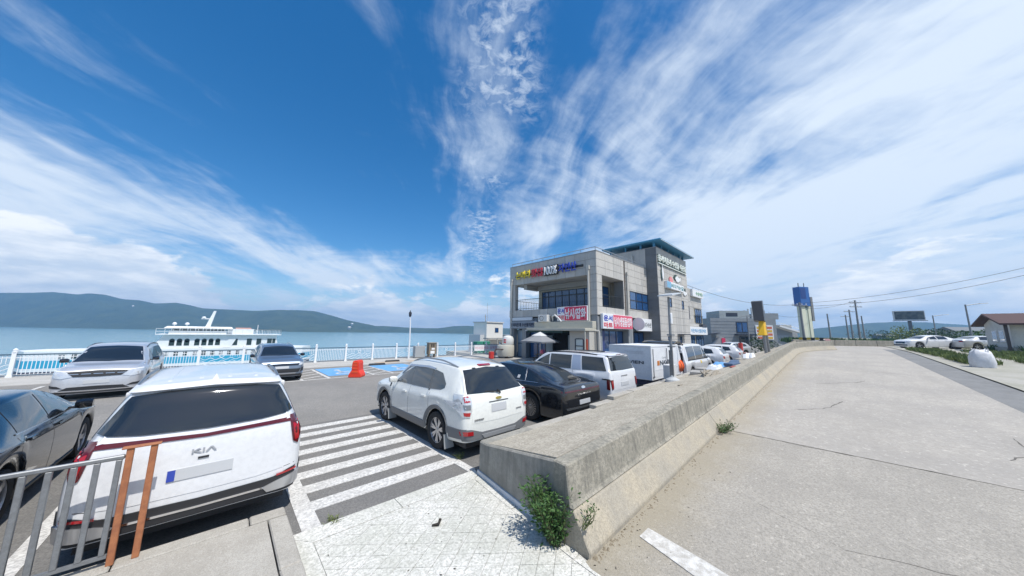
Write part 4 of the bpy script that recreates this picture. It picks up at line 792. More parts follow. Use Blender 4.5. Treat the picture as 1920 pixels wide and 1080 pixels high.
for xx in (13.245, 13.34): MB().box(xx, xx+.035, Y0-.009, Y0-.004, 1.12, 1.27).build('logo_bar', mat('logo_dark', (.25, .1, .03), .5), tr)
lettering('NAVIEN', (X0+.016, 6.45, 1.16), (0, -1, 0), (0, 0, 1), 1.05, .13, gt, tr, .008, bold=.025)
for k in range(3): MB().box(X0+.012, X0+.018, 5.4, 6.2-.1*k, 1.66-.045*k, 1.672-.045*k).build('small_print_line', MATS['letter_pale'], tr)
nav = mat('chassis_navy', (.02, .025, .06), .5); MB().box(X0+.1, X1+1.5, 5.35, 6.65, .38, .54).build('chassis', nav, tr); MB().box(X0+.08, X1-.1, 5.16, 5.20, .30, .52).build('side_guard', nav, tr); MB().box(X0+.05, X0+.1, 5.15, 6.85, .34, .5).build('rear_bumper', nav, tr)
b = MB(); cab = [(0, .45), (0, 1.0), (.03, 1.78), (.12, 1.9), (.75, 1.92), (1.05, 1.55), (1.35, 1.1), (1.5, 1.0), (1.52, .5), (1.45, .42)]
b.v = [(15.85+x*.62, y, z) for y in (5.25, 6.75) for x, z in cab]; n_ = len(cab); b.f = [tuple(range(n_)), tuple(range(n_, 2*n_))]+[(i, (i+1) % n_, n_+(i+1) % n_, n_+i) for i in range(n_)]; b.build('cab', boxw, tr, bevel=.03)
for sx_, yy in ((12.62+.75, 5.32), (12.62+.75, 6.55), (16.35, 5.32), (16.35, 6.55)): w_ = MB().lathe([(.19, -.08), (.29, -.09), (.32, -.06), (.32, .06), (.29, .09), (.19, .08)], (sx_, yy+.02, .32), 'y', 22).build('wheel', rubber, tr, smooth=True); MB().lathe([(.19, -.05), (.08, -.02), (.08, .02), (.19, .05)], (sx_, yy+.02, .32), 'y', 18).build('rim', alloy, w_, smooth=True)
# --- further cars in the row, hidden to their windows behind the wall
c = Car(dict(SUV, paint=white_snow), 'hatchback', 'white hatchback right behind the van, roof and dark windows showing above the wall', 'car', (25.2, 5.0+2.2, 0), 0)
def simple_trim(c):
    c.patch('rear_window', glass, 'rear', [(-.66, 1.14), (.66, 1.14)], [(-.56, 1.47), (.56, 1.47)], nu=10, nv=5); c.both('side_window', glass, [(2.95, 1.06), (2.15, 1.07)], [(2.72, 1.26), (2.2, 1.46)], nv=5); c.both('side_window', glass, [(2.1, 1.07), (1.25, 1.10)], [(2.13, 1.47), (1.3, 1.47)], nv=5); c.both('side_window', glass, [(1.18, 1.1), (.62, 1.16)], [(1.22, 1.47), (.75, 1.42)], nv=4)
    c.patch('windshield', glass, 'top', [(-.57, 2.60), (.57, 2.60)], [(-.72, 3.22), (.72, 3.22)]); c.mirror(2.85, 1.03); c.wheels('five')
    for e in (-1, 1): c.patch('tail_lamp', redl, 'rear', [(e*.6, .85), (e*.82, .85)], [(e*.6, 1.0), (e*.84, 1.0)], off=.013)
    c.plate('rear', .7, .5, .11, False)
simple_trim(c)
c = Car(dict(SUV, paint=white_pearl), 'hatchback', 'farther white car with a pale rear window, last of the row along the wall', 'car', (31.5, 5.2+2.2, 0), 0); simple_trim(c)
c = Car(dict(SUV, paint=HAT['paint']), 'hatchback', 'pale silver car in front of the grey warehouse building stairs', 'car', (44, 8.4, 0), R(60)); simple_trim(c)
# ------------------------------------------------------------------ main building
bl = thing('market_building', 'grey stone-clad two-storey market building with open corner balcony and stair tower', 'building', (20.4, 12.06, 0))
stone = mat('cladding_stone', (.50, .48, .445), .75, var=.15, vs=1.3, col2=(.44, .425, .395), streak=((.33, .32, .30), .45)); stone2 = mat('cladding_stone_pale', (.55, .525, .48), .75, var=.15, vs=1.5, col2=(.49, .47, .435), streak=((.36, .345, .32), .4)); stoned = mat('cladding_stone_dark', (.17, .175, .18), .7, var=.15, vs=1.2)
joint = mat('cladding_joint', (.19, .19, .185), .9); plaster = mat('plaster_cream', (.46, .43, .35), .85, var=.15, vs=1); soff = mat('soffit_grey', (.40, .39, .36), .85)
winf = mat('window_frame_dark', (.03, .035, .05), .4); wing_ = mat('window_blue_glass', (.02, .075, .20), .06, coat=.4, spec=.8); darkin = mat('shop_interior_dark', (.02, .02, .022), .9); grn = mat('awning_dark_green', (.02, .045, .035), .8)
pcount = [0]
def panels(face, k, a0, a1, z0, z1, pw, ph, holes, mts, parent, th=.035):
    """stone slabs on a wall face: 'u' = face at X=k looking to -X, 'v' = face at Y=k looking to -Y"""
    ga = sorted(set([a0, a1]+[round(a0+pw*i, 3) for i in range(1, int((a1-a0)/pw)+1) if a1-(a0+pw*i) > .12]+[h for H in holes for h in H[:2] if a0 < h < a1]))
    gz = sorted(set([z0, z1]+[round(z1-ph*i, 3) for i in range(1, int((z1-z0)/ph)+1) if (z1-ph*i)-z0 > .12]+[h for H in holes for h in H[2:] if z0 < h < z1]))
    ga = [x for i, x in enumerate(ga) if i == 0 or x-ga[i-1] > .05]; gz = [x for i, x in enumerate(gz) if i == 0 or x-gz[i-1] > .05]
    for i in range(len(ga)-1):
        for j in range(len(gz)-1):
            am, zm = (ga[i]+ga[i+1])/2, (gz[j]+gz[j+1])/2
            if any(H[0] < am < H[1] and H[2] < zm < H[3] for H in holes): continue
            e = .012; q = (ga[i]+e, ga[i+1]-e); r_ = (gz[j]+e, gz[j+1]-e); b = MB()
            if face == 'u': b.box(k-th, k+.01, *q, *r_)
            else: b.box(*q, k-th, k+.01, *r_)
            b.build('stone_panel', mts[(i*7+j*3) % len(mts)], parent); pcount[0] += 1
def part(name, mt, *boxes, parent=None, bevel=0.0):
    b = MB()
    for x in boxes: b.box(*x)
    return b.build(name, mt, parent or bl, bevel=bevel)
# structure
part('floor_band', joint, (20.42, 30, 12.08, 21.86, 3.8, 4.47)); part('roof_slab', soff, (20.45, 30, 12.1, 21.8, 6.98, 7.3))
part('parapet', joint, (20.42, 20.7, 12.08, 21.84, 7.301, 8.83), (20.701, 29.8, 12.08, 12.36, 7.301, 8.83), (20.701, 29.8, 21.56, 21.84, 7.301, 8.83)); part('coping', mat('coping_grey', (.30, .30, .30), .6), (20.36, 20.76, 12.02, 21.9, 8.832, 8.89), (20.761, 29.8, 12.02, 12.42, 8.832, 8.89))
part('column', joint, (20.42, 21.18, 12.08, 12.80, 4.47, 6.98)); part('column', stone2, (20.42, 20.85, 21.12, 21.84, 4.47, 6.98)); part('column', joint, (24.78, 25.3, 12.08, 12.9, 4.47, 6.98))
part('upper_core', plaster, (22.8, 30, 13.5, 20.1, 4.47, 6.979), (25.31, 30, 12.12, 13.49, 4.47, 6.979), (25.8, 30, 20.11, 21.8, 4.47, 6.979)); part('soffit_beam', soff, (22.5, 22.79, 12.9, 20.4, 6.55, 6.979), (20.9, 22.49, 20.0, 20.4, 6.55, 6.979))
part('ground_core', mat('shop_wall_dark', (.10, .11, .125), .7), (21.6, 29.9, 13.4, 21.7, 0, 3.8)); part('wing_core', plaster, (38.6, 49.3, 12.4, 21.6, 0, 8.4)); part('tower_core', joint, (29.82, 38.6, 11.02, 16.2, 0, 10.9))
# cladding: left front, right front, tower, wing
SM = [stone, stone, stone2]
panels('u', 20.42, 12.06, 21.86, 6.98, 8.83, .98, .62, [], SM, bl); panels('u', 20.42, 12.06, 21.86, 3.8, 4.47, .98, .67, [], SM, bl)
panels('u', 20.42, 12.06, 12.82, 4.47, 6.98, .76, .63, [], SM, bl)
panels('v', 12.08, 20.40, 29.8, 6.98, 8.83, 1.35, .62, [(24.95, 25.2, 0, 9)], [stone2, stone2, stone], bl); panels('v', 12.08, 20.40, 29.8, 3.8, 4.47, 1.35, .67, [(24.95, 25.2, 0, 9)], [stone2, stone2, stone], bl)
panels('v', 12.08, 20.40, 21.18, 4.47, 6.98, .78, .63, [], [stone2], bl); panels('v', 12.08, 24.78, 29.8, 4.47, 6.98, 1.3, .63, [(25.95, 29.8, 4.62, 6.2), (24.95, 25.2, 0, 9)], [stone2, stone2, stone], bl)
panels('u', 29.82, 11.0, 12.05, 0, 10.9, 1.1, .75, [], [stoned], bl); panels('u', 29.82, 12.06, 16.2, 8.9, 10.9, 4.2, 2.0, [], [stone], bl)
panels('v', 11.02, 29.82, 38.6, 0, 10.9, 2.2, .75, [(32.4, 33.15, 5.2, 6.1), (36.3, 36.9, 5.2, 6.1), (31.6, 32.1, 1.3, 2.2), (35.0, 35.6, 1.3, 2.2)], [stone, stone, stone2], bl)
panels('v', 12.4, 38.62, 49.3, 3.5, 8.5, 1.8, .9, [(42.1, 43.6, 4.4, 6.1), (45.3, 49.3, 3.9, 6.0)], [stone2, stone], bl)
def window(face, k, a0, a1, z0, z1, na, nz, parent=None, deep=.06, fr_=.06, blue=None):
    """frame + separate panes set into a wall"""
    b = MB(); gl = blue or wing_
    def bx(p, q, r_, t_, d0, d1): return (d0, d1, p, q, r_, t_) if face == 'u' else (p, q, d0, d1, r_, t_)
    d0, d1 = k-.03, k+deep
    for i in range(na+1): x = a0+(a1-a0)*i/na; b.box(*bx(x-fr_/2, x+fr_/2, z0, z1, d0, d1))
    for j in range(nz+1):
        z = z0+(z1-z0)*j/nz
        for i in range(na): b.box(*bx(a0+(a1-a0)*i/na+fr_/2+.001, a0+(a1-a0)*(i+1)/na-fr_/2-.001, z-fr_/2, z+fr_/2, d0+.003, d1))
    o = b.build('window', winf, parent or bl)
    for i in range(na):
        for j in range(nz): MB().box(*bx(a0+(a1-a0)*i/na+.02, a0+(a1-a0)*(i+1)/na-.02, z0+(z1-z0)*j/nz+.02, z0+(z1-z0)*(j+1)/nz-.02, k+.012+.004*((i*3+j) % 3), k+.03)).build('pane', gl, o)
    return o
window('u', 22.78, 13.9, 19.6, 4.5, 6.35, 7, 1); window('u', 22.76, 13.9, 19.6, 5.9, 6.35, 7, 1, fr_=.05)
window('v', 13.48, 22.85, 24.75, 4.5, 6.5, 2, 2); window('v', 12.05, 25.95, 29.78, 4.62, 6.2, 3, 2)
window('v', 10.99, 32.4, 33.15, 5.2, 6.1, 1, 2); window('v', 10.99, 36.3, 36.9, 5.2, 6.1, 1, 2); window('v', 10.99, 31.6, 32.1, 1.3, 2.2, 1, 1); window('v', 10.99, 35.0, 35.6, 1.3, 2.2, 1, 1); window('v', 12.37, 42.1, 43.6, 4.4, 6.1, 2, 2); window('v', 12.37, 46.0, 48.8, 4.0, 5.9, 3, 1)
part('door_hood', winf, (34.3, 36.4, 10.3, 10.98, 2.35, 2.45)); part('wall_joint_cover', mat('rust_dark', (.10, .07, .05), .8), (24.98, 25.08, 12.03, 12.07, 3.9, 8.8))
b = MB(); b.cyl((25.35, 11.95, 3.8), (25.35, 11.95, 7.6), .07); b.box(25.26, 25.44, 11.86, 12.03, 7.55, 7.8); b.build('drain_pipe', mat('pipe_cream', (.50, .48, .43), .6), bl)
b = MB(); b.cyl((20.3, 12.72, 2.6), (20.3, 12.72, 7.5), .085); b.box(20.18, 20.4, 12.6, 12.84, 7.4, 7.7); b.cyl((20.3, 12.72, 2.6), (20.3, 11.9, 2.55), .08); b.cyl((20.3, 11.9, 2.55), (20.3, 11.9, 0), .08); b.build('drain_pipe', MATS['pipe_cream'], bl); b = MB(); b.cyl((20.3, 21.5, 0), (20.3, 21.5, 7.5), .08); b.box(20.2, 20.4, 21.4, 21.6, 7.4, 7.6); b.build('drain_pipe', MATS['pipe_cream'], bl)
MB().box(29.6, 29.78, 13.3, 13.5, 8.9, 10.4).build('vent_pipe', MATS['pipe_cream'], bl)
# balcony railings
railm = mat('balcony_rail_dark', (.05, .055, .06), .5, .4)
b = MB()
for z in (4.62, 5.5): b.bar((20.6, 12.85, z), (20.6, 21.1, z), .04, .04); b.bar((21.2, 12.3, z), (24.75, 12.3, z), .04, .04); b.bar((20.9, 21.7, z), (25.7, 21.7, z), .04, .04)
for i in range(56): b.bar((20.6, 12.95+i*.147, 4.47), (20.6, 12.95+i*.147, 5.5), .014, .014)
for i in range(25): b.bar((21.25+i*.145, 12.3, 4.47), (21.25+i*.145, 12.3, 5.5), .014, .014)
for i in range(12): b.bar((21+i*.4, 21.7, 4.47), (21+i*.4, 21.7, 5.5), .016, .016)
b.build('balcony_railing', railm, bl)
b = MB()
for (p, q) in (((20.55, 12.2, 9.2), (20.55, 21.7, 9.2)), ((20.55, 12.2, 9.2), (29.8, 12.2, 9.2))):
    b.cyl(p, q, .03, n=8)
    for i in range(8): a = Vector(p).lerp(Vector(q), i/7); b.cyl((a.x, a.y, 8.88), (a.x, a.y, 9.2), .022, n=6)
b.build('roof_railing', mat('rail_grey_steel', (.35, .38, .42), .4, .5), bl)
b = MB()
for i in range(7): b.bar((45.4+i*.6, 12.3, 4.0), (45.4+i*.6, 12.3, 5.0), .03, .03)
b.bar((45.3, 12.3, 5.0), (49.3, 12.3, 5.0), .05, .05); b.build('balcony_railing', railm, bl); part('ac_unit', mat('ac_dark', (.06, .07, .09), .6), (47.4, 49.2, 11.9, 12.38, 3.55, 3.85))
for i in range(4): b = MB(); b.cyl((41+i*2.6, 12.5, 8.4), (41+i*2.6, 12.5, 8.95), .02, n=6); b.build('roof_post', MATS['rail_grey_steel'], bl)
# tower canopy
cb = mat('canopy_blue', (.06, .25, .43), .45); b = MB()
b.hexa([(29.3, 10.35, 11.43), (39.7, 10.35, 11.43), (39.7, 16.6, 11.43), (29.3, 16.6, 11.43), (29.3, 10.35, 11.61), (39.7, 10.35, 11.61), (39.7, 16.6, 11.61), (29.3, 16.6, 11.61)]); cn = b.build('canopy_roof', cb, bl, bevel=.05)
part('canopy_edge', mat('canopy_edge_white', (.55, .60, .66), .5), (29.35, 39.65, 10.30, 10.345, 11.41, 11.46))
for x in (30.0, 31.8, 33.6, 35.4, 37.2, 38.4): part('canopy_post', cb, (x-.09, x+.09, 11.15, 11.33, 10.9, 11.43))
for y in (12.6, 14.2, 15.9): part('canopy_post', cb, (30.0, 30.18, y-.09, y+.09, 10.9, 11.43))
part('tower_coping', MATS['coping_grey'], (29.78, 38.65, 10.97, 16.25, 10.901, 10.95))
# tower emblem shapes: fish, crab, shells as plain cut-outs; letters
wsh = mat('cutout_white', (.75, .76, .76), .5); lg = mat('sign_letter_white', (.72, .76, .70), .4); dg = mat('sign_dark_green', (.03, .06, .055), .6)
lettering('운서어촌계 수산물 직판장', (29.95, 10.965, 9.52), (1, 0, 0), (0, 0, 1), 8.2, .68, lg, bl, .12, 'tower_lettering', bold=.02); part('lettering_bar', lg, (29.95, 38.2, 10.86, 10.96, 9.28, 9.36)); part('lettering_backing', dg, (29.93, 38.25, 10.96, 10.985, 9.24, 10.25))  # the dark green plate is the backing of the white letters
def cut(name, mt, pts, x, z, s_, y=10.9):
    b = MB(); n_ = len(pts); b.v = [(x+a*s_, y, z+c_*s_) for a, c_ in pts]+[(x+a*s_, y+.06, z+c_*s_) for a, c_ in pts]; b.f = [tuple(range(n_)), tuple(range(n_, 2*n_))]+[(i, (i+1) % n_, n_+(i+1) % n_, n_+i) for i in range(n_)]; return b.build(name, mt, bl)
fish = [(-1, 0), (-.6, .35), (0, .45), (.5, .25), (.8, .05), (1.1, .35), (1.05, 0), (1.1, -.3), (.8, -.05), (.5, -.25), (0, -.4), (-.6, -.3)]
cut('fish_cutout', wsh, [(c_*.7, a) for a, c_ in fish], 31.0, 8.5, .75); cut('fish_dark_cutout', dg, [(c_*.7, a) for a, c_ in fish], 30.75, 8.35, .75, 10.93); cut('fish_cutout', wsh, fish, 35.3, 8.35, .8); cut('fish_dark_cutout', dg, fish, 34.9, 8.45, .85, 10.93); cut('fish_cutout', wsh, fish, 37.4, 7.0, .6); cut('fish_dark_cutout', dg, fish, 37.0, 7.4, .7, 10.93)  # dark green fish are set behind the white ones
cut('crab_cutout', mat('cutout_pink', (.70, .25, .25), .5), [(-1, .4), (-.5, .2), (-.4, .7), (0, .3), (.4, .7), (.5, .2), (1, .4), (.8, -.3), (.3, -.5), (-.3, -.5), (-.8, -.3)], 33.2, 8.0, .55)
# ------------------------------------------------------------------ ground floor of the market
canm = mat('awning_beige', (.50, .48, .40), .7, var=.1, vs=2); shut = mat('shutter_grey_blue', (.33, .39, .42), .6); pil = mat('pillar_grey', (.24, .255, .265), .7)
part('pillar', pil, (20.45, 20.95, 19.62, 20.14, 0, 3.79)); part('pillar', pil, (20.45, 20.95, 21.3, 21.84, 0, 3.79)); part('pillar', pil, (20.45, 21.1, 12.1, 12.7, 0, 3.79)); part('fascia', mat('fascia_slate', (.16, .18, .20), .7), (20.5, 20.8, 12.71, 21.29, 2.7, 3.79)); part('soffit_ground', soff, (20.5, 21.59, 12.1, 21.8, 3.70, 3.798))
window('u', 20.98, 17.7, 19.55, .05, 2.6, 2, 1); window('u', 20.98, 20.2, 21.25, .05, 2.6, 1, 2, blue=mat('pale_blue_pane', (.30, .38, .46), .2))
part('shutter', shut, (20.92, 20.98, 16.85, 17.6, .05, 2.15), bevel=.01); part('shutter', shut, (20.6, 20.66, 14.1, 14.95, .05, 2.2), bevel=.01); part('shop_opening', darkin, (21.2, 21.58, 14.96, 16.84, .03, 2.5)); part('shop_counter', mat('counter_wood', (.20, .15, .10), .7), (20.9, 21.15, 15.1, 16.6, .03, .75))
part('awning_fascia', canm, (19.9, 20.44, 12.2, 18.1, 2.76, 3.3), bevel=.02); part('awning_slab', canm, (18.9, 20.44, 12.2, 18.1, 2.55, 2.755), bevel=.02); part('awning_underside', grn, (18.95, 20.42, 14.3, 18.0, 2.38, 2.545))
part('kiosk_wall', mat('kiosk_beige', (.46, .44, .39), .7), (19.5, 20.44, 12.25, 14.0, 0, 2.54)); window('u', 19.47, 12.75, 13.45, .9, 1.95, 1, 2, deep=.02, blue=mat('poster_pane', (.55, .60, .58), .3)); part('notice_board', mat('notice_orange_red', (.65, .10, .04), .5), (19.44, 19.49, 12.38, 12.66, .95, 1.95))
part('awning_post', canm, (18.95, 19.03, 12.25, 12.33, 0, 2.54)); b = MB(); b.lathe([(.0001, .0), (.10, .02), (.12, .08), (.0001, .12)], (20.1, 19.2, 2.5), 'z', 12); b.build('ceiling_lamp', mat('lamp_glass_white', (.8, .8, .8), .4), bl)
ac = part('ac_unit', mat('ac_white', (.62, .62, .60), .6), (19.75, 20.2, 16.5, 17.5, 3.31, 3.9), bevel=.02); MB().lathe([(.22, 0), (.22, .02), (.18, .02), (.18, 0)], (19.73, 17.1, 3.6), 'x', 20, ring=True).build('fan_grille', mat('ac_grille', (.2, .2, .2), .6), ac)
b = MB(); b.tube([(20.3, 16.3, 3.4), (20.1, 16.2, 3.75), (19.95, 15.8, 3.85), (19.9, 15.4, 3.6), (19.9, 15.1, 3.3)], .07, 8); b.build('insulated_pipe', MATS['ac_white'], bl)
window('v', 12.6, 21.9, 25.4, .1, 2.6, 3, 1); window('v', 12.6, 26.6, 29.7, .1, 2.5, 3, 1); part('pillar', pil, (25.5, 26.4, 12.1, 12.7, 0, 3.79)); part('pillar', mat('pillar_blue_sign', (.03, .05, .16), .5), (21.15, 21.8, 12.3, 12.6, 0, 2.7)); part('fascia', MATS['fascia_slate'], (21.11, 29.8, 12.3, 12.59, 2.62, 3.79))
window('v', 12.35, 41.9, 45.0, .1, 2.3, 3, 1); window('v', 12.35, 45.6, 49.0, .1, 2.3, 3, 1)
# ------------------------------------------------------------------ signs on the market
sb = mat('sign_back_black', (.015, .015, .017), .5); red = mat('sign_red', (.62, .03, .09), .5); wh = mat('sign_white', (.76, .77, .78), .5); bl_l = mat('letter_blue', (.03, .06, .42), .4); rd_l = mat('letter_red', (.60, .03, .05), .4); ye_l = mat('letter_yellow', (.75, .58, .03), .4)
s1 = thing('channel_letter_sign', 'row of yellow, red, white and blue Korean channel letters high on the left facade', 'sign', (20.3, 17.2, 7.8))
MB().box(20.30, 20.375, 13.2, 21.0, 7.72, 7.90).build('mounting_bar', sb, s1)
for txt, v0, v1, m_ in (('논머리', 20.75, 18.95, ye_l), ('횟집', 18.75, 17.40, rd_l), ('100%', 17.15, 15.75, wh), ('자연산', 15.55, 13.75, bl_l)):
    if txt == '100%': MB().box(20.24, 20.295, 15.65, 17.25, 7.40, 8.28).build('backing', sb, s1)
    lettering(txt, (20.22, v0, 7.46), (0, -1, 0), (0, 0, 1), v0-v1, .76, m_, s1, .10, bold=.018)
s2 = thing('shop_sign', 'red and white Korean shop sign above the beige awning on the left facade', 'sign', (20.1, 14.2, 3.3))
MB().box(20.12, 20.36, 12.78, 15.70, 3.36, 4.52).build('sign_box', wh, s2, bevel=.01); MB().box(20.10, 20.125, 12.82, 14.90, 3.40, 4.48).build('red_field', red, s2)
lettering('운서', (20.125, 15.64, 3.96), (0, -1, 0), (0, 0, 1), .70, .44, bl_l, s2, .02, bold=.03); lettering('마트', (20.125, 15.64, 3.44), (0, -1, 0), (0, 0, 1), .70, .40, rd_l, s2, .02, bold=.03); lettering('낚시/잡화', (20.105, 14.84, 3.50), (0, -1, 0), (0, 0, 1), 1.96, .86, wh, s2, .02, bold=.03)
s3 = thing('shop_sign', 'long pink-red and white Korean shop sign on the right facade at the corner', 'sign', (23.2, 11.9, 2.75))
MB().box(20.75, 25.72, 11.80, 12.02, 2.76, 3.92).build('sign_box', wh, s3, bevel=.01); MB().box(22.35, 25.68, 11.78, 11.805, 2.80, 3.88).build('red_field', mat('sign_pink_red', (.66, .10, .16), .5), s3)
lettering('운서', (20.85, 11.805, 3.36), (1, 0, 0), (0, 0, 1), 1.35, .44, bl_l, s3, .02, bold=.03); lettering('마트', (20.85, 11.805, 2.85), (1, 0, 0), (0, 0, 1), 1.35, .40, rd_l, s3, .02, bold=.03); lettering('낚시/생필품/잡화', (22.45, 11.785, 2.95), (1, 0, 0), (0, 0, 1), 3.12, .78, wh, s3, .02, bold=.02)
s4 = thing('shop_sign', 'white shop sign with thin dark Korean letters beside the stair tower', 'sign', (28.6, 11.9, 2.7))
MB().box(26.75, 29.75, 11.75, 11.95, 2.66, 3.80).build('sign_box', wh, s4, bevel=.01); lettering('대한바다수산', (26.95, 11.755, 3.0), (1, 0, 0), (0, 0, 1), 2.6, .46, mat('letter_dark_grey', (.06, .07, .08), .5), s4, .02)
s5 = tag(MB().lathe([(.0001, 0), (.55, .02), (.55, .09), (.0001, .11)], (25.95, 11.4, 3.25), 'x', 24).build('round_sign', wh, smooth=True), 'round white blade sign between the red and the white shop signs', 'sign')
s6 = thing('shop_sign', 'grey fascia sign with navy Korean letters over the left doorway', 'sign', (20.2, 19.9, 2.7))
MB().box(20.28, 20.44, 18.15, 21.65, 2.74, 3.42).build('sign_board', mat('sign_slate', (.24, .27, .31), .6), s6); lettering('운서어촌계 수산물직판장', (20.275, 21.55, 2.90), (0, -1, 0), (0, 0, 1), 3.3, .36, mat('letter_navy', (.015, .02, .05), .5), s6, .02, bold=.02)
tag(MB().box(20.3, 20.45, 18.75, 21.35, 3.48, 3.78).build('banner', mat('banner_pale', (.60, .64, .68), .6)), 'pale blank strip banner above the grey fascia sign', 'banner')
s7 = thing('tower_sign', 'pale blue and white sign box with green lettering on the stair tower', 'sign', (33.9, 10.8, 7))
MB().box(31.4, 36.4, 10.72, 10.96, 7.02, 7.72).build('sign_box', wh, s7, bevel=.01); MB().box(31.42, 32.5, 10.70, 10.725, 7.05, 7.69).build('blue_field', mat('sign_sky_blue', (.20, .42, .60), .5), s7); lettering('바다가는길', (32.6, 10.725, 7.16), (1, 0, 0), (0, 0, 1), 3.6, .42, mat('letter_teal', (.05, .25, .27), .5), s7, .02)
s8 = thing('wing_sign', 'white and green sign box high on the far right wing of the market', 'sign', (46.7, 12.2, 7.5))
MB().box(44.4, 49.1, 12.05, 12.33, 7.5, 8.45).build('sign_box', wh, s8); lettering('수산식당', (45.8, 12.055, 7.72), (1, 0, 0), (0, 0, 1), 3.1, .52, mat('letter_green', (.05, .25, .08), .5), s8, .02, bold=.02)
s9 = thing('wing_sign', 'wide white shop sign with pale blue letters over the wing shopfront', 'sign', (45.8, 12.1, 2.4))
MB().box(41.9, 49.8, 12.0, 12.3, 2.42, 3.45).build('sign_box', wh, s9); lettering('어촌계수산물판매장', (42.5, 12.005, 2.68), (1, 0, 0), (0, 0, 1), 6.6, .5, mat('letter_sky', (.15, .35, .55), .5), s9, .02)
# ------------------------------------------------------------------ things outside the market
um = thing('patio_umbrella', 'grey two-tier patio umbrella with a white pole before the shop front', 'umbrella', (18.9, 16.5, 0))
umc = mat('umbrella_cloth', (.22, .225, .235), .8); b = MB(); n_ = 8
for r_, z in ((1.62, 1.72), (.62, 2.12)):
    for k in range(n_): b.v.append((18.9+r_*math.cos(2*math.pi*k/n_), 16.5+r_*math.sin(2*math.pi*k/n_), z-(.05 if r_ > 1 and k % 2 else 0)))
b.f = [(k, (k+1) % n_, n_+(k+1) % n_, n_+k) for k in range(n_)]
for k in range(n_): b.v.append((18.9+1.6*math.cos(2*math.pi*k/n_), 16.5+1.6*math.sin(2*math.pi*k/n_), 1.60-(.05 if k % 2 else 0)))
b.f += [(k, (k+1) % n_, 16+(k+1) % n_, 16+k) for k in range(n_)]; b.build('canopy', umc, um)
MB().lathe([(.72, 2.10), (.70, 2.14), (.0001, 2.45), (.0001, 2.40), (.66, 2.10)], (18.9, 16.5, 0), 'z', 8).build('vent_cap', mat('umbrella_white', (.55, .55, .54), .8), um)
MB().cyl((18.9, 16.5, .05), (18.9, 16.5, 2.4), .05).build('pole', wh, um); MB().lathe([(.32, .021), (.32, .10), (.1, .14), (.0001, .14)], (18.9, 16.5, 0), 'z', 16).build('base', pil, um)
b = MB()
for k in range(8): a = 2*math.pi*k/8; b.cyl((18.9, 16.5, 2.08), (18.9+1.55*math.cos(a), 16.5+1.55*math.sin(a), 1.66), .012, n=5)
b.build('ribs', mat('rib_grey', (.3, .3, .3), .5), um)
tb = thing('picnic_table', 'dark low outdoor table with benches under the patio umbrella', 'table', (18.3, 15.9, 0)); tm = mat('table_dark', (.06, .055, .05), .7)
MB().box(17.7, 18.9, 15.4, 16.1, .68, .73).build('table_top', tm, tb); MB().box(17.7, 18.9, 15.0, 15.25, .40, .44).build('bench_seat', tm, tb); MB().box(17.7, 18.9, 16.25, 16.5, .40, .44).build('bench_seat', tm, tb)
for x in (17.85, 18.75): b = MB(); b.bar((x, 15.05, .021), (x, 15.6, .68), .06, .06); b.bar((x, 16.45, .021), (x, 15.9, .68), .06, .06); b.build('leg', tm, tb)
tag(MB().lathe([(.10, .735), (.14, .85), (.10, .98), (.04, 1.05), (.0001, 1.06)], (18.2, 15.75, 0), 'z', 12).build('vase', mat('pink_pot', (.60, .12, .16), .6), smooth=True), 'small pink pot standing on the dark picnic table', 'pot')
tk = thing('water_tank', 'cream plastic water tank beside the left corner of the market', 'tank', (19.25, 21.1, 0)); cr = mat('tank_cream', (.50, .48, .41), .6)
b = MB(); b.lathe([(.78, .16), (.8, .2), (.8, 1.1), (.76, 1.18), (.0001, 1.22)], (19.25, 21.1, 0), 'z', 26); b.build('lower_tank', cr, tk, smooth=True); b = MB(); b.lathe([(.52, 1.2), (.54, 1.24), (.54, 1.75), (.45, 1.95), (.2, 2.05), (.0001, 2.07)], (19.4, 20.95, 0), 'z', 24); b.build('upper_tank', mat('tank_white', (.66, .66, .63), .5), tk, smooth=True)
for k in range(4): a = k*math.pi/2+.6; MB().box(19.25+.6*math.cos(a)-.07, 19.25+.6*math.cos(a)+.07, 21.1+.6*math.sin(a)-.07, 21.1+.6*math.sin(a)+.07, .021, .17).build('foot', pil, tk)
for z in (1.38, 1.6): MB().box(18.84, 18.9, 20.7, 20.95, z, z+.13).build('warning_label', rd_l, tk)
tag(MB().tube([(17.95, 21.1, 0), (17.95, 21.1, .68), (18.0, 21.05, .78), (18.1, 20.99, .82), (18.75, 20.62, .82), (18.83, 20.57, .78), (18.86, 20.55, .68), (18.86, 20.55, 0)], .055, 10).build('hoop_barrier', mat('hoop_dark_brown', (.06, .035, .03), .5), smooth=True), 'dark steel hoop guard rail in front of the cream tank', 'guard rail')
fb = thing('hydrant_box', 'small red fire box standing beside the dark hoop', 'hydrant box', (17.45, 21.0, 0)); MB().box(17.25, 17.65, 20.85, 21.15, .02, .62).build('case', mat('fire_red', (.50, .04, .03), .5), fb, bevel=.02); MB().box(17.22, 17.255, 20.9, 21.1, .1, .5).build('front_panel', rd_l, fb)
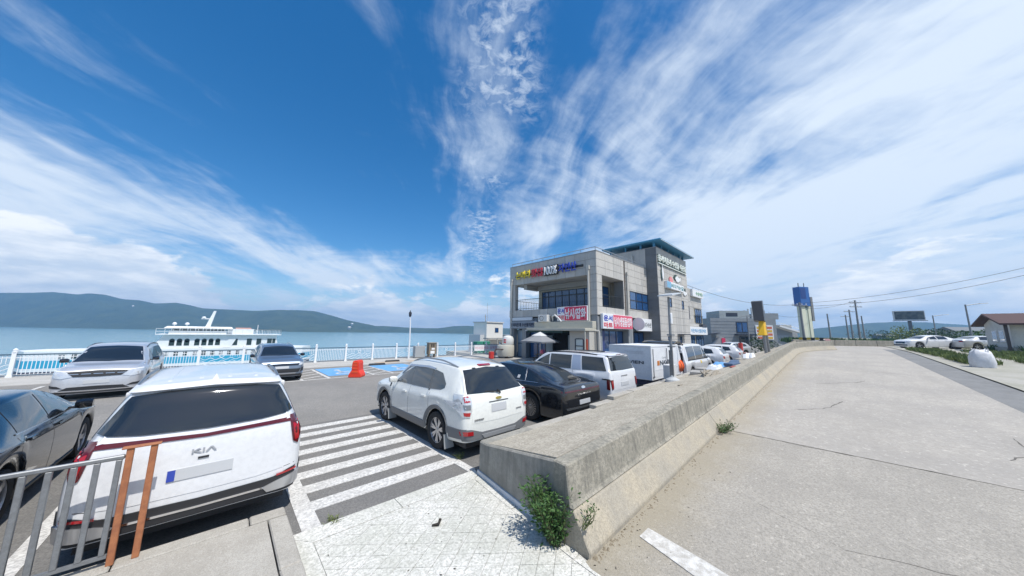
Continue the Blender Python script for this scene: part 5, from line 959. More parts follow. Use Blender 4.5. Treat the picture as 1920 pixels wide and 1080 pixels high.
# control cabin on the quay end
cc = thing('harbour_cabin', 'small white harbour cabin with rooftop antenna by the water behind the fence', 'cabin', (25, 31, 0)); cwm = mat('cabin_white', (.74, .73, .69), .6); MB().box(22, 40, 27.6, 36, -7, -.3).build('pier_block', concrete, cc); MB().box(24.2, 27.0, 30.2, 33, -.3, 3.55).build('cabin_tower', cwm, cc, bevel=.03); MB().box(23.5, 24.18, 30.6, 33, -.3, 2.0).build('cabin_annex', mat('cabin_grey', (.55, .57, .58), .6), cc); MB().box(24.1, 27.1, 30.1, 33.1, 3.551, 3.68).build('roof', mat('cabin_roof', (.6, .6, .58), .7), cc)
w_ = MB().box(25.6, 26.2, 30.17, 30.21, 2.3, 2.9).build('window', winf, cc); MB().box(25.66, 26.14, 30.15, 30.175, 2.35, 2.85).build('pane', wing_, w_); b = MB(); b.cyl((24.6, 31, 3.68), (24.6, 31, 4.6), .05, n=8); b.cyl((24.9, 31, 3.68), (24.9, 31, 6.2), .015, n=6); b.bar((24.3, 31, 4.3), (25.0, 31, 4.3), .03, .03); b.build('antenna', MATS['rib_grey'], cc)
MB().box(23.6, 28.5, 29.2, 30.1, 1.5, 1.6).build('porch_roof', pil, cc); MB().box(28.55, 31, 30, 33, -.3, 2.0).build('side_shed', mat('shed_pale', (.5, .5, .47), .7), cc)
for i in range(4): MB().box(23.7+i*1.5, 23.78+i*1.5, 29.25, 29.33, -.3, 1.5).build('porch_post', MATS['shed_pale'], cc)
for i, u_ in enumerate((20.9, 21.9)): tag(MB().box(u_, u_+.9, 27.7, 28.5, -.3, 1.25).build('fish_crate_stack', mat('net_green', (.03, .22, .15), .7), bevel=.03), ['green netted crate stack left of the harbour cabin', 'green netted crate stack nearest the harbour cabin'][i], 'crates')
bn_ = thing('quay_banner', 'pale banner with faded pink lettering tied to the quay fence near the tank', 'banner', (19.8, 25.4, .3)); MB().box(18.9, 22.1, 25.5, 25.52, .38, .98).build('cloth', wh, bn_); lettering('어서오세요 삼목항', (19.0, 25.505, .52), (1, 0, 0), (0, 0, 1), 3.0, .32, mat('letter_faded_pink', (.60, .25, .32), .6), bn_, .006)
# ------------------------------------------------------------------ quay fence
fe = thing('quay_fence', 'white post and baluster fence with dark top rail along the quay', 'fence', (4.9, 25.6, 0)); fw_ = mat('fence_white', (.74, .76, .78), .45); nv_ = mat('fence_navy_rail', (.05, .10, .15), .4)
FU = [4.9+1.953*k for k in range(-8, 11)]; first = None
for u_ in FU:
    if first is None:
        b = MB(); b.box(u_-.06, u_+.06, 25.54, 25.66, 0, 1.12); b.box(u_-.085, u_+.085, 25.515, 25.685, 0, .10); b.lathe([(.085, 1.12), (.085, 1.15), (.05, 1.17), (.075, 1.21), (.06, 1.27), (.0001, 1.31)], (u_, 25.6, 0), 'z', 10); first = b.build('post', fw_, fe); u00 = u_
    else: o = first.copy(); COL.objects.link(o); o.parent = fe; o.location = (u_-u00, 0, 0)
for i, (u0, u1) in enumerate(zip(FU[:-1], FU[1:])):
    MB().box(u0+.061, u1-.061, 25.57, 25.63, .99, 1.045).build('top_rail', nv_, fe); MB().box(u0+.061, u1-.061, 25.58, 25.62, .07, .11).build('bottom_rail', nv_, fe)
    b = MB(); b.box(u0+.061, u1-.061, 25.585, 25.615, .87, .90)
    if i % 2 == 0:
        for k in range(1, 17): x = u0+.06+(u1-u0-.12)*k/17; b.box(x-.011, x+.011, 25.589, 25.611, .11, .99)
    else:
        for k in range(1, 17): x = u0+.06+(u1-u0-.12)*k/17; b.box(x-.009, x+.009, 25.589, 25.611, .901, .99); b.box(x-.009, x+.009, 25.589, 25.611, .62 if abs(k-8.5) > 3 else .76, .87)
        xc = (u0+u1)/2; b.lathe([(.115, -.012), (.115, .012), (.085, .012), (.085, -.012)], (xc, 25.6, .70), 'y', 16, ring=True)
        for row in range(3):
            zc = .22+.15*row; pts = [(u0+.08+(u1-u0-.16)*q/24, 25.6, zc+.055*math.sin(q*1.05+row)) for q in range(25)]; b.tube(pts, .013, 5)
    b.build('panel', fw_, fe)
lp = thing('quay_lamp', 'slim white lamp post with a dark lantern on the quay', 'lamp', (11.65, 25.1, 0)); MB().tube([(11.65, 25.1, 0), (11.65, 25.1, 1.5), (11.62, 25.1, 2.8), (11.56, 25.1, 3.6)], [.07, .06, .05, .045], 10).build('post', fw_, lp); b = MB(); b.lathe([(.04, 3.55), (.10, 3.62), (.13, 3.85), (.09, 4.0), (.03, 4.02), (.03, 4.12), (.0001, 4.14)], (11.55, 25.1, 0), 'z', 12); b.build('lantern', mat('lantern_dark', (.03, .035, .05), .4), lp, smooth=True)
cb1 = thing('control_cabinet', 'grey steel control cabinet beside the white lamp post', 'cabinet', (12.5, 25, 0)); MB().box(12.1, 13.05, 24.85, 25.3, .08, 1.05).build('case', mat('cabinet_grey', (.33, .35, .36), .5), cb1, bevel=.02); MB().box(12.15, 13.0, 24.9, 25.25, .012, .08).build('plinth', concrete, cb1); MB().box(12.93, 12.97, 24.82, 24.855, .45, .65).build('handle', MATS['lock_grey'], cb1)
cb2 = thing('brown_cabinet', 'brown open-fronted cabinet with white labels by the quay fence', 'cabinet', (13.9, 25, 0)); MB().box(13.4, 14.15, 24.85, 25.3, .30, 1.28).build('case', mat('cabinet_brown', (.22, .18, .13), .6), cb2, bevel=.02); MB().box(13.36, 14.19, 24.8, 25.35, 1.281, 1.34).build('roof', mat('cabinet_roof', (.30, .27, .22), .6), cb2); MB().box(13.65, 13.95, 24.83, 24.852, .7, .85).build('label', wh, cb2); MB().box(13.55, 13.95, 24.83, 24.852, .35, .6).build('label', wh, cb2)
for x in (13.45, 14.02): MB().box(x, x+.08, 24.9, 25.2, .012, .30).build('leg', MATS['cabinet_brown'], cb2)
for i in range(2): MB().box(13.6+.2*i, 13.7+.2*i, 24.83, 24.852, .95, 1.2).build('meter', darkin, cb2)
# wheel stops and the red plastic road drum
for i, (u_, v_) in enumerate(((7.8, 21.6), (9.5, 23.2))): tag(MB().hexa([(u_-.55, v_-.09, .013), (u_+.55, v_-.09, .013), (u_+.55, v_+.09, .013), (u_-.55, v_+.09, .013), (u_-.5, v_-.05, .13), (u_+.5, v_-.05, .13), (u_+.5, v_+.05, .13), (u_-.5, v_+.05, .13)]).build('wheel_stop', black), ['black rubber wheel stop at the head of the right blue bay', 'black rubber wheel stop farther back by the tan mat'][i], 'wheel stop')
for u_ in (8.2, 10.6): struct(MB().box(u_, u_+1.6, 22.6, 23.4, .013, .02).build('worn_paving_patch', mat('tan_patch', (.42, .33, .24), .9)))
wb = thing('plastic_barrier', 'orange-red plastic water-filled barrier standing on the lot by the blue bay', 'barrier', (5.14, 16.9, 0)); orr = mat('barrier_orange_red', (.72, .045, .015), .45)
b = MB(); L_ = .34
sec = [(.30, .0), (.30, .12), (.17, .34), (.15, .70), (.11, .82)]
pts = [(-a, z) for a, z in sec]+[(a, z) for a, z in sec[::-1]]
rot = lambda x, y: (5.14+x*.80+y*.60, 16.9-x*.60+y*.80)
b.v = [(*rot(x, y), z+.005) for y in (-L_, L_) for x, z in pts]; n_ = len(pts); b.f = [tuple(range(n_)), tuple(range(n_, 2*n_))]+[(i, (i+1) % n_, n_+(i+1) % n_, n_+i) for i in range(n_)]; b.build('shell', orr, wb, bevel=.025, seg=2)
for z, w_ in ((.25, .17), (.42, .12), (.58, .11), (.70, .10)):
    b = MB(); b.hexa([(*rot(-w_, -L_-.015), z), (*rot(w_, -L_-.015), z), (*rot(w_, -L_+.02), z), (*rot(-w_, -L_+.02), z), (*rot(-w_*.9, -L_-.015), z+.06), (*rot(w_*.9, -L_-.015), z+.06), (*rot(w_*.9, -L_+.02), z+.06), (*rot(-w_*.9, -L_+.02), z+.06)]); b.build('moulded_rib', mat('barrier_light_orange', (.75, .10, .03), .5), wb)
# ------------------------------------------------------------------ ferry
fy = thing('car_ferry', 'white car ferry with a blue hull band moored beyond the quay fence', 'ferry', (-3, 79, -4.6)); fwm = mat('ferry_white', (.74, .76, .76), .5, var=.08, vs=.6); fbl = mat('ferry_blue', (.03, .33, .50), .45); fdk = mat('ferry_dark_hull', (.03, .035, .07), .6); fgl = mat('ferry_window', (.03, .05, .05), .2)
V0, V1 = 75.0, 83.5
hull = [(-21, 79.2), (-19.5, 75.6), (-17, V0), (9, V0), (12, 75.8), (14, 79.2), (12, 82.7), (9, V1), (-17, V1), (-19.5, 82.9)]
MB().slab(hull, -5.4, -4.05).build('lower_hull', fdk, fy); gw = lambda k: [(x*(1+.0), 79.2+(y-79.2)*k) for x, y in hull]
MB().slab(gw(1.002), -4.049, -3.6).build('hull_stripe', fwm, fy); MB().slab(gw(1.004), -3.599, -2.55).build('blue_band', fbl, fy); MB().slab(gw(1.0), -2.549, -1.3).build('bulwark', fwm, fy)
for i in range(24): x = -16.6+i*1.08; MB().box(x, x+.5, V0-.05, V0-.01, -2.35, -1.75).build('freeing_port', fgl if i % 3 else mat('ferry_port_grey', (.25, .27, .28), .7), fy)  # every third port is grey, the others near black
MB().hexa([(-8.6, 76, -1.3), (7.9, 76, -1.3), (7.9, 82.5, -1.3), (-8.6, 82.5, -1.3), (-7.3, 76, 1.05), (7.5, 76, 1.05), (7.5, 82.5, 1.05), (-7.3, 82.5, 1.05)]).build('passenger_deck', fwm, fy, bevel=.06); MB().box(-8.2, 8.2, 75.5, 83, 1.051, 1.16).build('upper_deck_edge', fwm, fy)
for k in range(7):
    x = -6.6+k*.86+(.35 if k > 2 else 0); b = MB(); b.box(x, x+.62, 75.96, 76.02, -.75, .1); b.lathe([(.31, -.03), (.31, .03), (.0001, .03)], (x+.31, 75.99, .1), 'y', 12); b.build('arched_window', fgl, fy)
for x in (1.2, 3.2, 4.6, 6.2, 7.0): MB().box(x-.05, x+.65 if x < 6.9 else x+.4, 75.96, 76.02, -.8, .35).build('window', fgl, fy)
MB().hexa([(.0, 75.9, -1.2), (1.0, 75.9, -1.2), (1.0, 76.0, -1.2), (.0, 76.0, -1.2), (.9, 75.9, 1.05), (1.9, 75.9, 1.05), (1.9, 76.0, 1.05), (.9, 76.0, 1.05)]).build('stair_panel', fwm, fy)
MB().box(-6.9, .2, 76.6, 81.8, 1.161, 1.75).build('bridge_base', fwm, fy); MB().box(-6.6, -.1, 76.7, 81.6, 1.751, 2.18).build('bridge_windows', fgl, fy)
for k in range(8): x = -6.65+k*.93; MB().box(x, x+.12, 76.62, 76.69, 1.751, 2.18).build('window_post', fwm, fy)
MB().hexa([(-7.5, 76.2, 2.181), (1.0, 76.2, 2.181), (1.0, 82.2, 2.181), (-7.5, 82.2, 2.181), (-7.1, 76.4, 2.48), (.8, 76.4, 2.48), (.8, 82, 2.48), (-7.1, 82, 2.48)]).build('bridge_roof', fwm, fy); MB().box(.3, 4.0, 77, 81.5, 1.161, 2.15).build('funnel_house', fwm, fy); MB().box(1.4, 3.6, 77, 81, 2.151, 2.40).build('life_raft_rack', mat('raft_orange', (.58, .33, .28), .6), fy)
MB().hexa([(-2.75, 78.6, 2.48), (-2.1, 78.6, 2.48), (-2.1, 79.2, 2.48), (-2.75, 79.2, 2.48), (-1.95, 78.7, 5.4), (-1.6, 78.7, 5.4), (-1.6, 79.0, 5.4), (-1.95, 79.0, 5.4)]).build('mast', fwm, fy); b = MB(); b.box(-3.4, -2.2, 78.7, 79, 3.85, 4.0); b.lathe([(.22, 0), (.3, .12), (.2, .3), (.0001, .34)], (-3.1, 78.85, 4.0), 'z', 12); b.build('radar_arm', fwm, fy)
for x in (-6.5, -5.0): b = MB(); b.lathe([(.05, 2.48), (.05, 2.7), (.25, 2.75), (.3, 2.95), (.15, 3.15), (.0001, 3.18)], (x, 78, 0), 'z', 12); b.build('radome', fwm, fy, smooth=True)
b = MB()
for (x0, x1, y, z) in ((-8.2, 8.1, 75.55, 1.16), (4.1, 8.1, 75.55, 1.16)):
    for dz_ in (.45, .9): b.cyl((x0, y, z+dz_), (x1, y, z+dz_), .03, n=5)
    for k in range(18): xx = x0+(x1-x0)*k/17; b.cyl((xx, y, z), (xx, y, z+.9), .03, n=5)
b.build('deck_railing', fwm, fy); b = MB(); b.cyl((4.6, 78, 1.16), (4.6, 78, 3.0), .06, n=6); b.build('light_mast', fwm, fy)
# ------------------------------------------------------------------ railing by the camera
gr = thing('guard_railing', 'grey tubular steel railing with two orange end posts on the pavement corner', 'railing', (-.5, 4.87, .16)); gs = mat('galvanised_steel', (.27, .28, .29), .45, .5, var=.2, vs=20); osr = mat('orange_rust_paint', (.42, .165, .07), .6, var=.25, vs=12, col2=(.30, .11, .05))
for u_ in (-.545, -.392): MB().box(u_-.024, u_+.024, 4.845, 4.895, .165, 1.195).build('end_post', osr, gr, bevel=.005)
MB().box(-.60, -.345, 4.835, 4.905, 1.197, 1.212).build('post_cap', osr, gr, bevel=.003); MB().box(-6, -.572, 4.85, 4.89, 1.105, 1.145).build('top_rail', gs, gr, bevel=.008); MB().box(-6, -.572, 4.855, 4.885, .24, .27).build('bottom_rail', gs, gr)
for k in range(16): u_ = -.605-.128*k; MB().box(u_-.019, u_+.019, 4.852, 4.888, .271, 1.104).build('bar', gs, gr, bevel=.004)
# ------------------------------------------------------------------ foliage helper
def leaf_mat(n, a, b_): return mat(n, a, .65, var=.5, vs=9, col2=b_)
lf1 = leaf_mat('leaf_green', (.075, .155, .035), (.03, .085, .018)); lf2 = leaf_mat('leaf_yellow_green', (.21, .25, .07), (.11, .16, .04)); stem_m = mat('stem_brown', (.09, .10, .04), .8); lf3 = leaf_mat('leaf_dark', (.045, .095, .03), (.02, .05, .018))
def leaf_mb(b, p, d, size, rnd, wid=.42):
    d = d.normalized(); s_ = d.cross(Vector((rnd.uniform(-1, 1), rnd.uniform(-1, 1), rnd.uniform(-.3, 1)))).normalized(); n_ = d.cross(s_)*size*.12
    b.add([p, p+d*size*.45+s_*size*wid*.5+n_, p+d*size, p+d*size*.45-s_*size*wid*.5+n_], [(0, 1, 2), (0, 2, 3)])
def stem_plant(name, label, cat, base, height, spread, nst, seed, lm, lean=(0, 0), leaf=.05, dens=26, group=None, gap=None):
    rnd = random.Random(seed); t_ = thing(name, label, cat, base, 0, group); sb_ = MB(); lb = MB()
    for k in range(nst):
        a = rnd.uniform(0, 6.28); r_ = rnd.uniform(.0, 1)**.6*spread; h = height*rnd.uniform(.55, 1.0); P_ = []; ph = rnd.uniform(0, 6)
        b0 = Vector(base)+Vector((math.cos(a)*r_*.35, math.sin(a)*r_*.35, 0))
        for i in range(7):
            q = i/6; P_.append(b0+Vector((math.cos(a)*r_*q**1.3+lean[0]*q+.02*math.sin(q*7+ph), math.sin(a)*r_*q**1.3+lean[1]*q+.02*math.cos(q*6+ph), h*q*(1-.12*q*r_/max(spread, .01)))))
        sb_.tube(P_, [.007*(1-.7*i/6)*max(1, height/.7) for i in range(7)], 5)
        for j in range(dens):
            q = rnd.uniform(.12, 1)*6; i = min(5, int(q)); p = P_[i].lerp(P_[i+1], q-i); d = Vector((rnd.uniform(-1, 1), rnd.uniform(-1, 1), rnd.uniform(-.2, .9))); d = d.normalized(); off = d*rnd.uniform(0, leaf*1.6)
            leaf_mb(lb, p+off, d, leaf*rnd.uniform(.6, 1.25), rnd)
    sb_.build('stems', stem_m, t_); lb.build('leaves', lm, t_); return t_
def bush(name, label, cat, base, rx, ry, h, n_, leaf, seed, lm, group=None, trunk=False):
    rnd = random.Random(seed); t_ = thing(name, label, cat, base, 0, group); lb = MB(); sb_ = MB(); cl = []
    for k in range(max(5, n_//90)): a = rnd.uniform(0, 6.28); q = math.sqrt(rnd.random())*.8; cl.append((math.cos(a)*q*rx, math.sin(a)*q*ry, h*rnd.uniform(.3 if trunk else .15, .85), rnd.uniform(.22, .42)))
    for j in range(n_):
        c0 = rnd.choice(cl); d = Vector((rnd.gauss(0, 1), rnd.gauss(0, 1), rnd.gauss(0, 1))).normalized(); rr = rnd.uniform(.5, 1)**.5*c0[3]
        p = Vector(base)+Vector((c0[0]+d.x*rr*rx, c0[1]+d.y*rr*ry, max(.02, c0[2]+d.z*rr*h))); leaf_mb(lb, p, (d+Vector((rnd.uniform(-.6, .6), rnd.uniform(-.6, .6), rnd.uniform(-.6, .6)))), leaf*rnd.uniform(.6, 1.3), rnd, .55)
    for c0 in cl: sb_.tube([Vector(base), Vector(base)+Vector((c0[0]*.4, c0[1]*.4, c0[2]*.6)), Vector(base)+Vector(c0[:3])], [h*.022, h*.014, h*.006], 5)
    sb_.build('branches', stem_m, t_); lb.build('foliage', lm, t_); return t_
stem_plant('weed_bush', 'tall leafy green weed growing against the end of the concrete wall', 'weed', (3.0, 2.38, .02), .66, .25, 56, 11, lf1, lean=(.0, .15), leaf=.055, dens=44)
stem_plant('weed_tuft', 'small green weed tuft at a barrier joint by the road', 'weed', (8.5, 1.93, zr(8.5)), .26, .24, 22, 12, lf1, leaf=.045, dens=16, lean=(.02, -.08))
stem_plant('weed_sprig', 'dry little weed sprig by the white SUV rear wheel', 'weed', (3.50, 5.05, .01), .10, .14, 10, 13, lf2, leaf=.03, dens=9); stem_plant('weed_sprig', 'little weed sprig at the far left edge of the painted slab', 'weed', (1.25, 4.5, .01), .05, .10, 9, 14, lf2, leaf=.025, dens=8)
stem_plant('weed_sprig', 'thin weed sprig rooted at the foot of the barrier end', 'weed', (3.06, 2.02, .3), .22, .10, 6, 15, lf1, leaf=.04, dens=9, lean=(.14, -.02))
rnd = random.Random(9); b = MB()
for k in range(46):
    u_, v_ = rnd.uniform(1.0, 3.0), rnd.uniform(1.9, 4.4)
    leaf_mb(b, Vector((u_, v_, .028+rnd.uniform(0, .006))), Vector((rnd.uniform(-1, 1), rnd.uniform(-1, 1), rnd.uniform(-.05, .25))), rnd.uniform(.012, .034), rnd)
for k in range(70):
    u_ = rnd.uniform(3, 6.5); v_ = 1.95-abs(rnd.gauss(0, .35)); leaf_mb(b, Vector((u_, v_, zr(u_)+.008)), Vector((rnd.uniform(-1, 1), rnd.uniform(-1, 1), rnd.uniform(0, .2))), rnd.uniform(.012, .035), rnd)
struct(b.build('leaf_litter', mat('dead_leaf', (.05, .04, .028), .9)), 'stuff')
tag(MB().tube([(2.10, 3.58, .03), (2.16, 3.53, .045), (2.19, 3.55, .075), (2.24, 3.60, .04)], [.014, .02, .018, .006], 6).build('bark_scrap', mat('bark_black', (.03, .025, .02), .9)), 'small black scrap lying on the white painted slab', 'scrap')
# the seam of grit along the barrier foot
b = MB(); rnd = random.Random(21)
for k in range(420):
    u_ = 3.1+33*rnd.random()**2; v_ = 1.955-abs(rnd.gauss(0, .05)); r_ = rnd.uniform(.006, .022); z = zr(u_)+.004
    b.add([(u_+r_*rnd.uniform(.6, 1.3)*math.cos(a), v_+r_*rnd.uniform(.6, 1.3)*math.sin(a), z) for a in (0, 1.57, 3.14, 4.71)]+[(u_, v_, z+r_*.8)], [(0, 1, 4), (1, 2, 4), (2, 3, 4), (3, 0, 4)])
struct(b.build('grit', mat('grit_brown', (.24, .20, .14), .95)), 'stuff')
# ------------------------------------------------------------------ things along the wall top
so_ = thing('solar_street_light', 'slim grey solar street light on the wall by the box truck', 'street light', (11.3, 3.86, .82)); zb_ = ztop(11.3, 3.86)
MB().cyl((11.3, 3.86, zb_+.05), (11.42, 3.88, 3.72), .05, .04).build('pole', gs, so_, smooth=True); MB().lathe([(.24, zb_-.02), (.22, zb_+.05), (.09, zb_+.13), (.06, zb_+.2)], (11.3, 3.86, 0), 'z', 16).build('base', mat('base_grey', (.42, .43, .43), .6), so_)
MB().hexa([(11.0, 3.62, 3.72), (11.95, 3.62, 3.88), (11.95, 4.1, 3.88), (11.0, 4.1, 3.72), (11.0, 3.62, 3.76), (11.95, 3.62, 3.92), (11.95, 4.1, 3.92), (11.0, 4.1, 3.76)]).build('solar_panel', mat('panel_pale', (.55, .58, .60), .3), so_); MB().box(11.36, 11.48, 3.80, 3.86, 2.75, 3.15).build('lamp_box', wh, so_, bevel=.02); MB().box(11.24, 11.30, 3.80, 3.92, .95, 1.85).build('cable_guard', mat('guard_grey', (.16, .16, .16), .6), so_)
for z in (1.95, 2.35): MB().box(11.22, 11.52, 3.78, 3.94, z, z+.05).build('clamp', gs, so_)
yp = thing('warning_beacon', 'yellow warning beacon box and dark solar panel on twin grey posts behind the barrier', 'beacon', (23.70, 2.75, 1.4))
for du, dv in ((0, 0), (.75, -.05)): MB().cyl((23.50+du, 2.72+dv, 1.1), (23.40+du*.6, 2.74+dv, 3.0), .085, .075).build('post', gs, yp, smooth=True)
MB().hexa([(23.00, 2.62, 2.42), (24.25, 2.62, 2.42), (24.25, 2.95, 2.42), (23.00, 2.95, 2.42), (23.25, 2.66, 3.30), (23.85, 2.66, 3.42), (23.85, 2.9, 3.42), (23.25, 2.9, 3.30)]).build('beacon_box', mat('beacon_yellow', (.72, .42, .01), .5), yp, bevel=.03)
MB().cyl((23.45, 2.8, 3.3), (23.25, 2.8, 4.3), .05).build('mast', gs, yp); MB().hexa([(23.05, 2.60, 3.30), (23.45, 2.60, 3.22), (23.45, 3.1, 3.22), (23.05, 3.1, 3.30), (22.75, 2.60, 4.42), (23.20, 2.60, 4.50), (23.20, 3.1, 4.50), (22.75, 3.1, 4.42)]).build('solar_panel', mat('solar_dark', (.07, .08, .10), .4, .2), yp); MB().lathe([(.10, -.02), (.13, 0), (.10, .02), (.08, 0)], (23.85, 2.7, 3.75), 'y', 12, ring=True).build('ring', gs, yp)
def on_top(u_, v_): return ztop(u_, v_)
bk = thing('orange_bucket', 'orange plastic bucket lying in the open boot of the white van', 'bucket', (16.2, 5.5, .95)); MB().lathe([(.0001, 0), (.24, .0), (.32, .36), (.345, .36), (.345, .40), (.30, .40), (.23, .03), (.0001, .03)], (16.15, 5.42, .86), 'x', 20).build('shell', mat('bucket_orange', (.80, .13, .03), .5), bk, smooth=True); MB().lathe([(.315, .18), (.315, .21), (.27, .21), (.27, .18)], (16.15, 5.42, .86), 'x', 20, ring=True).build('rim_band', mat('bucket_band', (.7, .2, .08), .5), bk)
wd = mat('weathered_board', (.32, .28, .22), .85, var=.3, vs=6); bx_ = mat('grey_block', (.36, .35, .33), .85, var=.2, vs=5)
tag(MB().box(12.5, 13.1, 4.32, 4.6, .0, 1.22).build('leaning_board', mat('panel_offwhite', (.55, .55, .55), .6), bevel=.01), 'upright off-white panel leaning behind the wall by the street light', 'panel')
for i, (u_, v_, w_, d_, h_, rz, lab) in enumerate([(13.6, 3.75, .85, .4, .12, .2, 'grey concrete block nearest the street light on the wall top'), (15.3, 3.9, .9, .45, .12, -.1, 'grey concrete block under the papers on the wall top')]):
    o = MB().box(-w_/2, w_/2, -d_/2, d_/2, 0, h_).build('concrete_block', bx_, bevel=.012); o.location = (u_, v_, on_top(u_, v_)-.01); o.rotation_euler = (0, 0, rz); tag(o, lab, 'block')
o = thing('driftwood_pile', 'bundle of weathered driftwood and roots lying on the wall top', 'driftwood', (12.3, 3.1, on_top(12.3, 3.1))); rnd = random.Random(4)
for k in range(9):
    p = Vector((12.3+rnd.uniform(-.55, .4), 3.05+rnd.uniform(-.2, .2), on_top(12.3, 3.1)+.03+.02*(k % 3))); a = rnd.uniform(-.5, .5); MB().tube([p, p+Vector((.35*math.cos(a), .35*math.sin(a), .03)), p+Vector((.8*math.cos(a), .8*math.sin(a), rnd.uniform(0, .08)))], [.03, .045, .02], 6).build('branch', wd, o, smooth=True)
def crumple(name, label, cat, u_, v_, w_, d_, h_, m_, seed, rz=0):
    rnd = random.Random(seed); b = MB(); n_ = 9
    b.v = [((i/(n_-1)-.5)*w_, (j/(n_-1)-.5)*d_, 0.004 if i in (0, n_-1) or j in (0, n_-1) else h_*rnd.uniform(.25, 1)) for i in range(n_) for j in range(n_)]; b.f = [(i*n_+j, (i+1)*n_+j, (i+1)*n_+j+1, i*n_+j+1) for i in range(n_-1) for j in range(n_-1)]
    o = b.build(name, m_, smooth=True); o.location = (u_, v_, on_top(u_, v_)); o.rotation_euler = (0, 0, rz); return tag(o, label, cat)
crumple('blue_tarp', 'crumpled light blue tarp on the wall top beyond the driftwood', 'tarp', 16.6, 3.45, 1.5, .9, .16, mat('tarp_blue', (.13, .33, .62), .6), 1, .2); crumple('white_sheet', 'crumpled white plastic sheet on the wall top near the beacon posts', 'sheet', 21.2, 3.2, 1.2, .5, .28, wh, 2); crumple('white_sheet', 'crumpled white sheet with dark folds between the blocks and the blue tarp', 'sheet', 15.2, 3.5, .9, .5, .22, mat('sheet_grey', (.58, .6, .62), .6), 3)
for i, (u_, v_, w_, lab) in enumerate([(17.9, 3.3, 1.3, 'dark blue flat case lying behind the light blue tarp'), (16.1, 3.05, 1.1, 'dark blue flat case lying before the light blue tarp')]): o = MB().box(-w_/2, w_/2, -.17, .17, 0, .12).build('flat_case', mat('case_navy', (.05, .09, .17), .5), bevel=.02); o.location = (u_, v_, on_top(u_, v_)); o.rotation_euler = (0, 0, .12-.2*i); tag(o, lab, 'case')
tag(MB().box(14.6, 15.3, 2.78, 2.86, on_top(15, 2.8)-.005, on_top(15, 2.8)+.03).build('red_stick', mat('stick_red', (.35, .08, .06), .7)), 'short reddish stick lying on the wall top near the barrier edge', 'stick'); tag(MB().box(9.6, 9.85, 3.1, 3.16, on_top(9.7, 3.1)-.005, on_top(9.7, 3.1)+.02).build('wood_chip', wd), 'small dark wood chip on the wall top before the street light', 'wood')
cn_ = thing('fire_extinguisher_stand', 'red extinguisher stand beyond the wall near its far end', 'stand', (33.5, 5.6, 0)); MB().cyl((33.5, 5.6, 0), (33.5, 5.6, 1.75), .16).build('cylinder', mat('ext_red', (.50, .05, .04), .5), cn_, smooth=True); MB().cyl((33.5, 5.6, 1.75), (33.5, 5.6, 2.2), .07).build('valve', black, cn_); MB().box(33.15, 33.9, 5.2, 5.9, 0, .9).build('stand_base', mat('stand_pale_red', (.5, .28, .24), .6), cn_)
# ------------------------------------------------------------------ road end: low wall, plastic barriers, striped tyre guard
ew = thing('low_road_wall', 'low grey wall closing off the far end of the road', 'wall', (55, 1, 1.25)); q0, q1 = Vector((54.2, 3.4, 0)), Vector((64.5, -7.8, 0)); 
for k in range(6):
    a, c_ = q0.lerp(q1, k/6), q0.lerp(q1, (k+.985)/6); b = MB(); n_ = Vector((.74, .68, 0))*.3; b.hexa([(a.x, a.y, 1.2), (c_.x, c_.y, 1.2), (c_.x+n_.x, c_.y+n_.y, 1.2), (a.x+n_.x, a.y+n_.y, 1.2), (a.x, a.y, 2.02), (c_.x, c_.y, 2.02), (c_.x+n_.x, c_.y+n_.y, 2.02), (a.x+n_.x, a.y+n_.y, 2.02)]); b.build('wall_section', wallside, ew, bevel=.02)
pk = mat('plastic_pink', (.55, .30, .28), .6); pw = mat('plastic_white_worn', (.62, .58, .55), .6)
for i, (u_, v_, m_, lab) in enumerate([(45.3, .95, pw, 'worn white plastic barrier at the end of the concrete barrier'), (46.6, .55, pk, 'faded pink plastic barrier behind the white one at the road end')]):
    b = MB(); sec = [(-.3, 0), (-.28, .12), (-.15, .4), (-.12, .95), (.12, .95), (.15, .4), (.28, .12), (.3, 0)]; b.v = [(x, y, z) for y in (-.5, .5) for x, z in sec]; n_ = len(sec); b.f = [tuple(range(n_)), tuple(range(n_, 2*n_))]+[(k, (k+1) % n_, n_+(k+1) % n_, n_+k) for k in range(n_)]; o = b.build('plastic_barrier', m_, bevel=.03); o.location = (u_, v_, zr(u_)+.007); o.rotation_euler = (0, 0, .3); tag(o, lab, 'barrier')
tg_ = thing('striped_guard', 'yellow and black striped guard with a tyre at the far barrier end', 'guard', (43.6, .4, 1.2)); b = MB(); b.lathe([(.30, -.1), (.42, -.12), (.45, 0), (.42, .12), (.30, .1)], (43.6, .6, 1.65), 'x', 20, ring=True); b.build('tyre', rubber, tg_, smooth=True)
for k in range(6): MB().box(43.0, 43.05, .5+k*.3, .78+k*.3, 2.02+.06*(k % 2), 2.3).build('stripe_panel', mat('guard_yellow', (.55, .38, .03), .6) if k % 2 else black, tg_)
bush('roadside_bush', 'round green bush behind the far end of the concrete barrier', 'bush', (46, 5.5, .3), 1.6, 1.6, 2.2, 900, .18, 31, lf3)
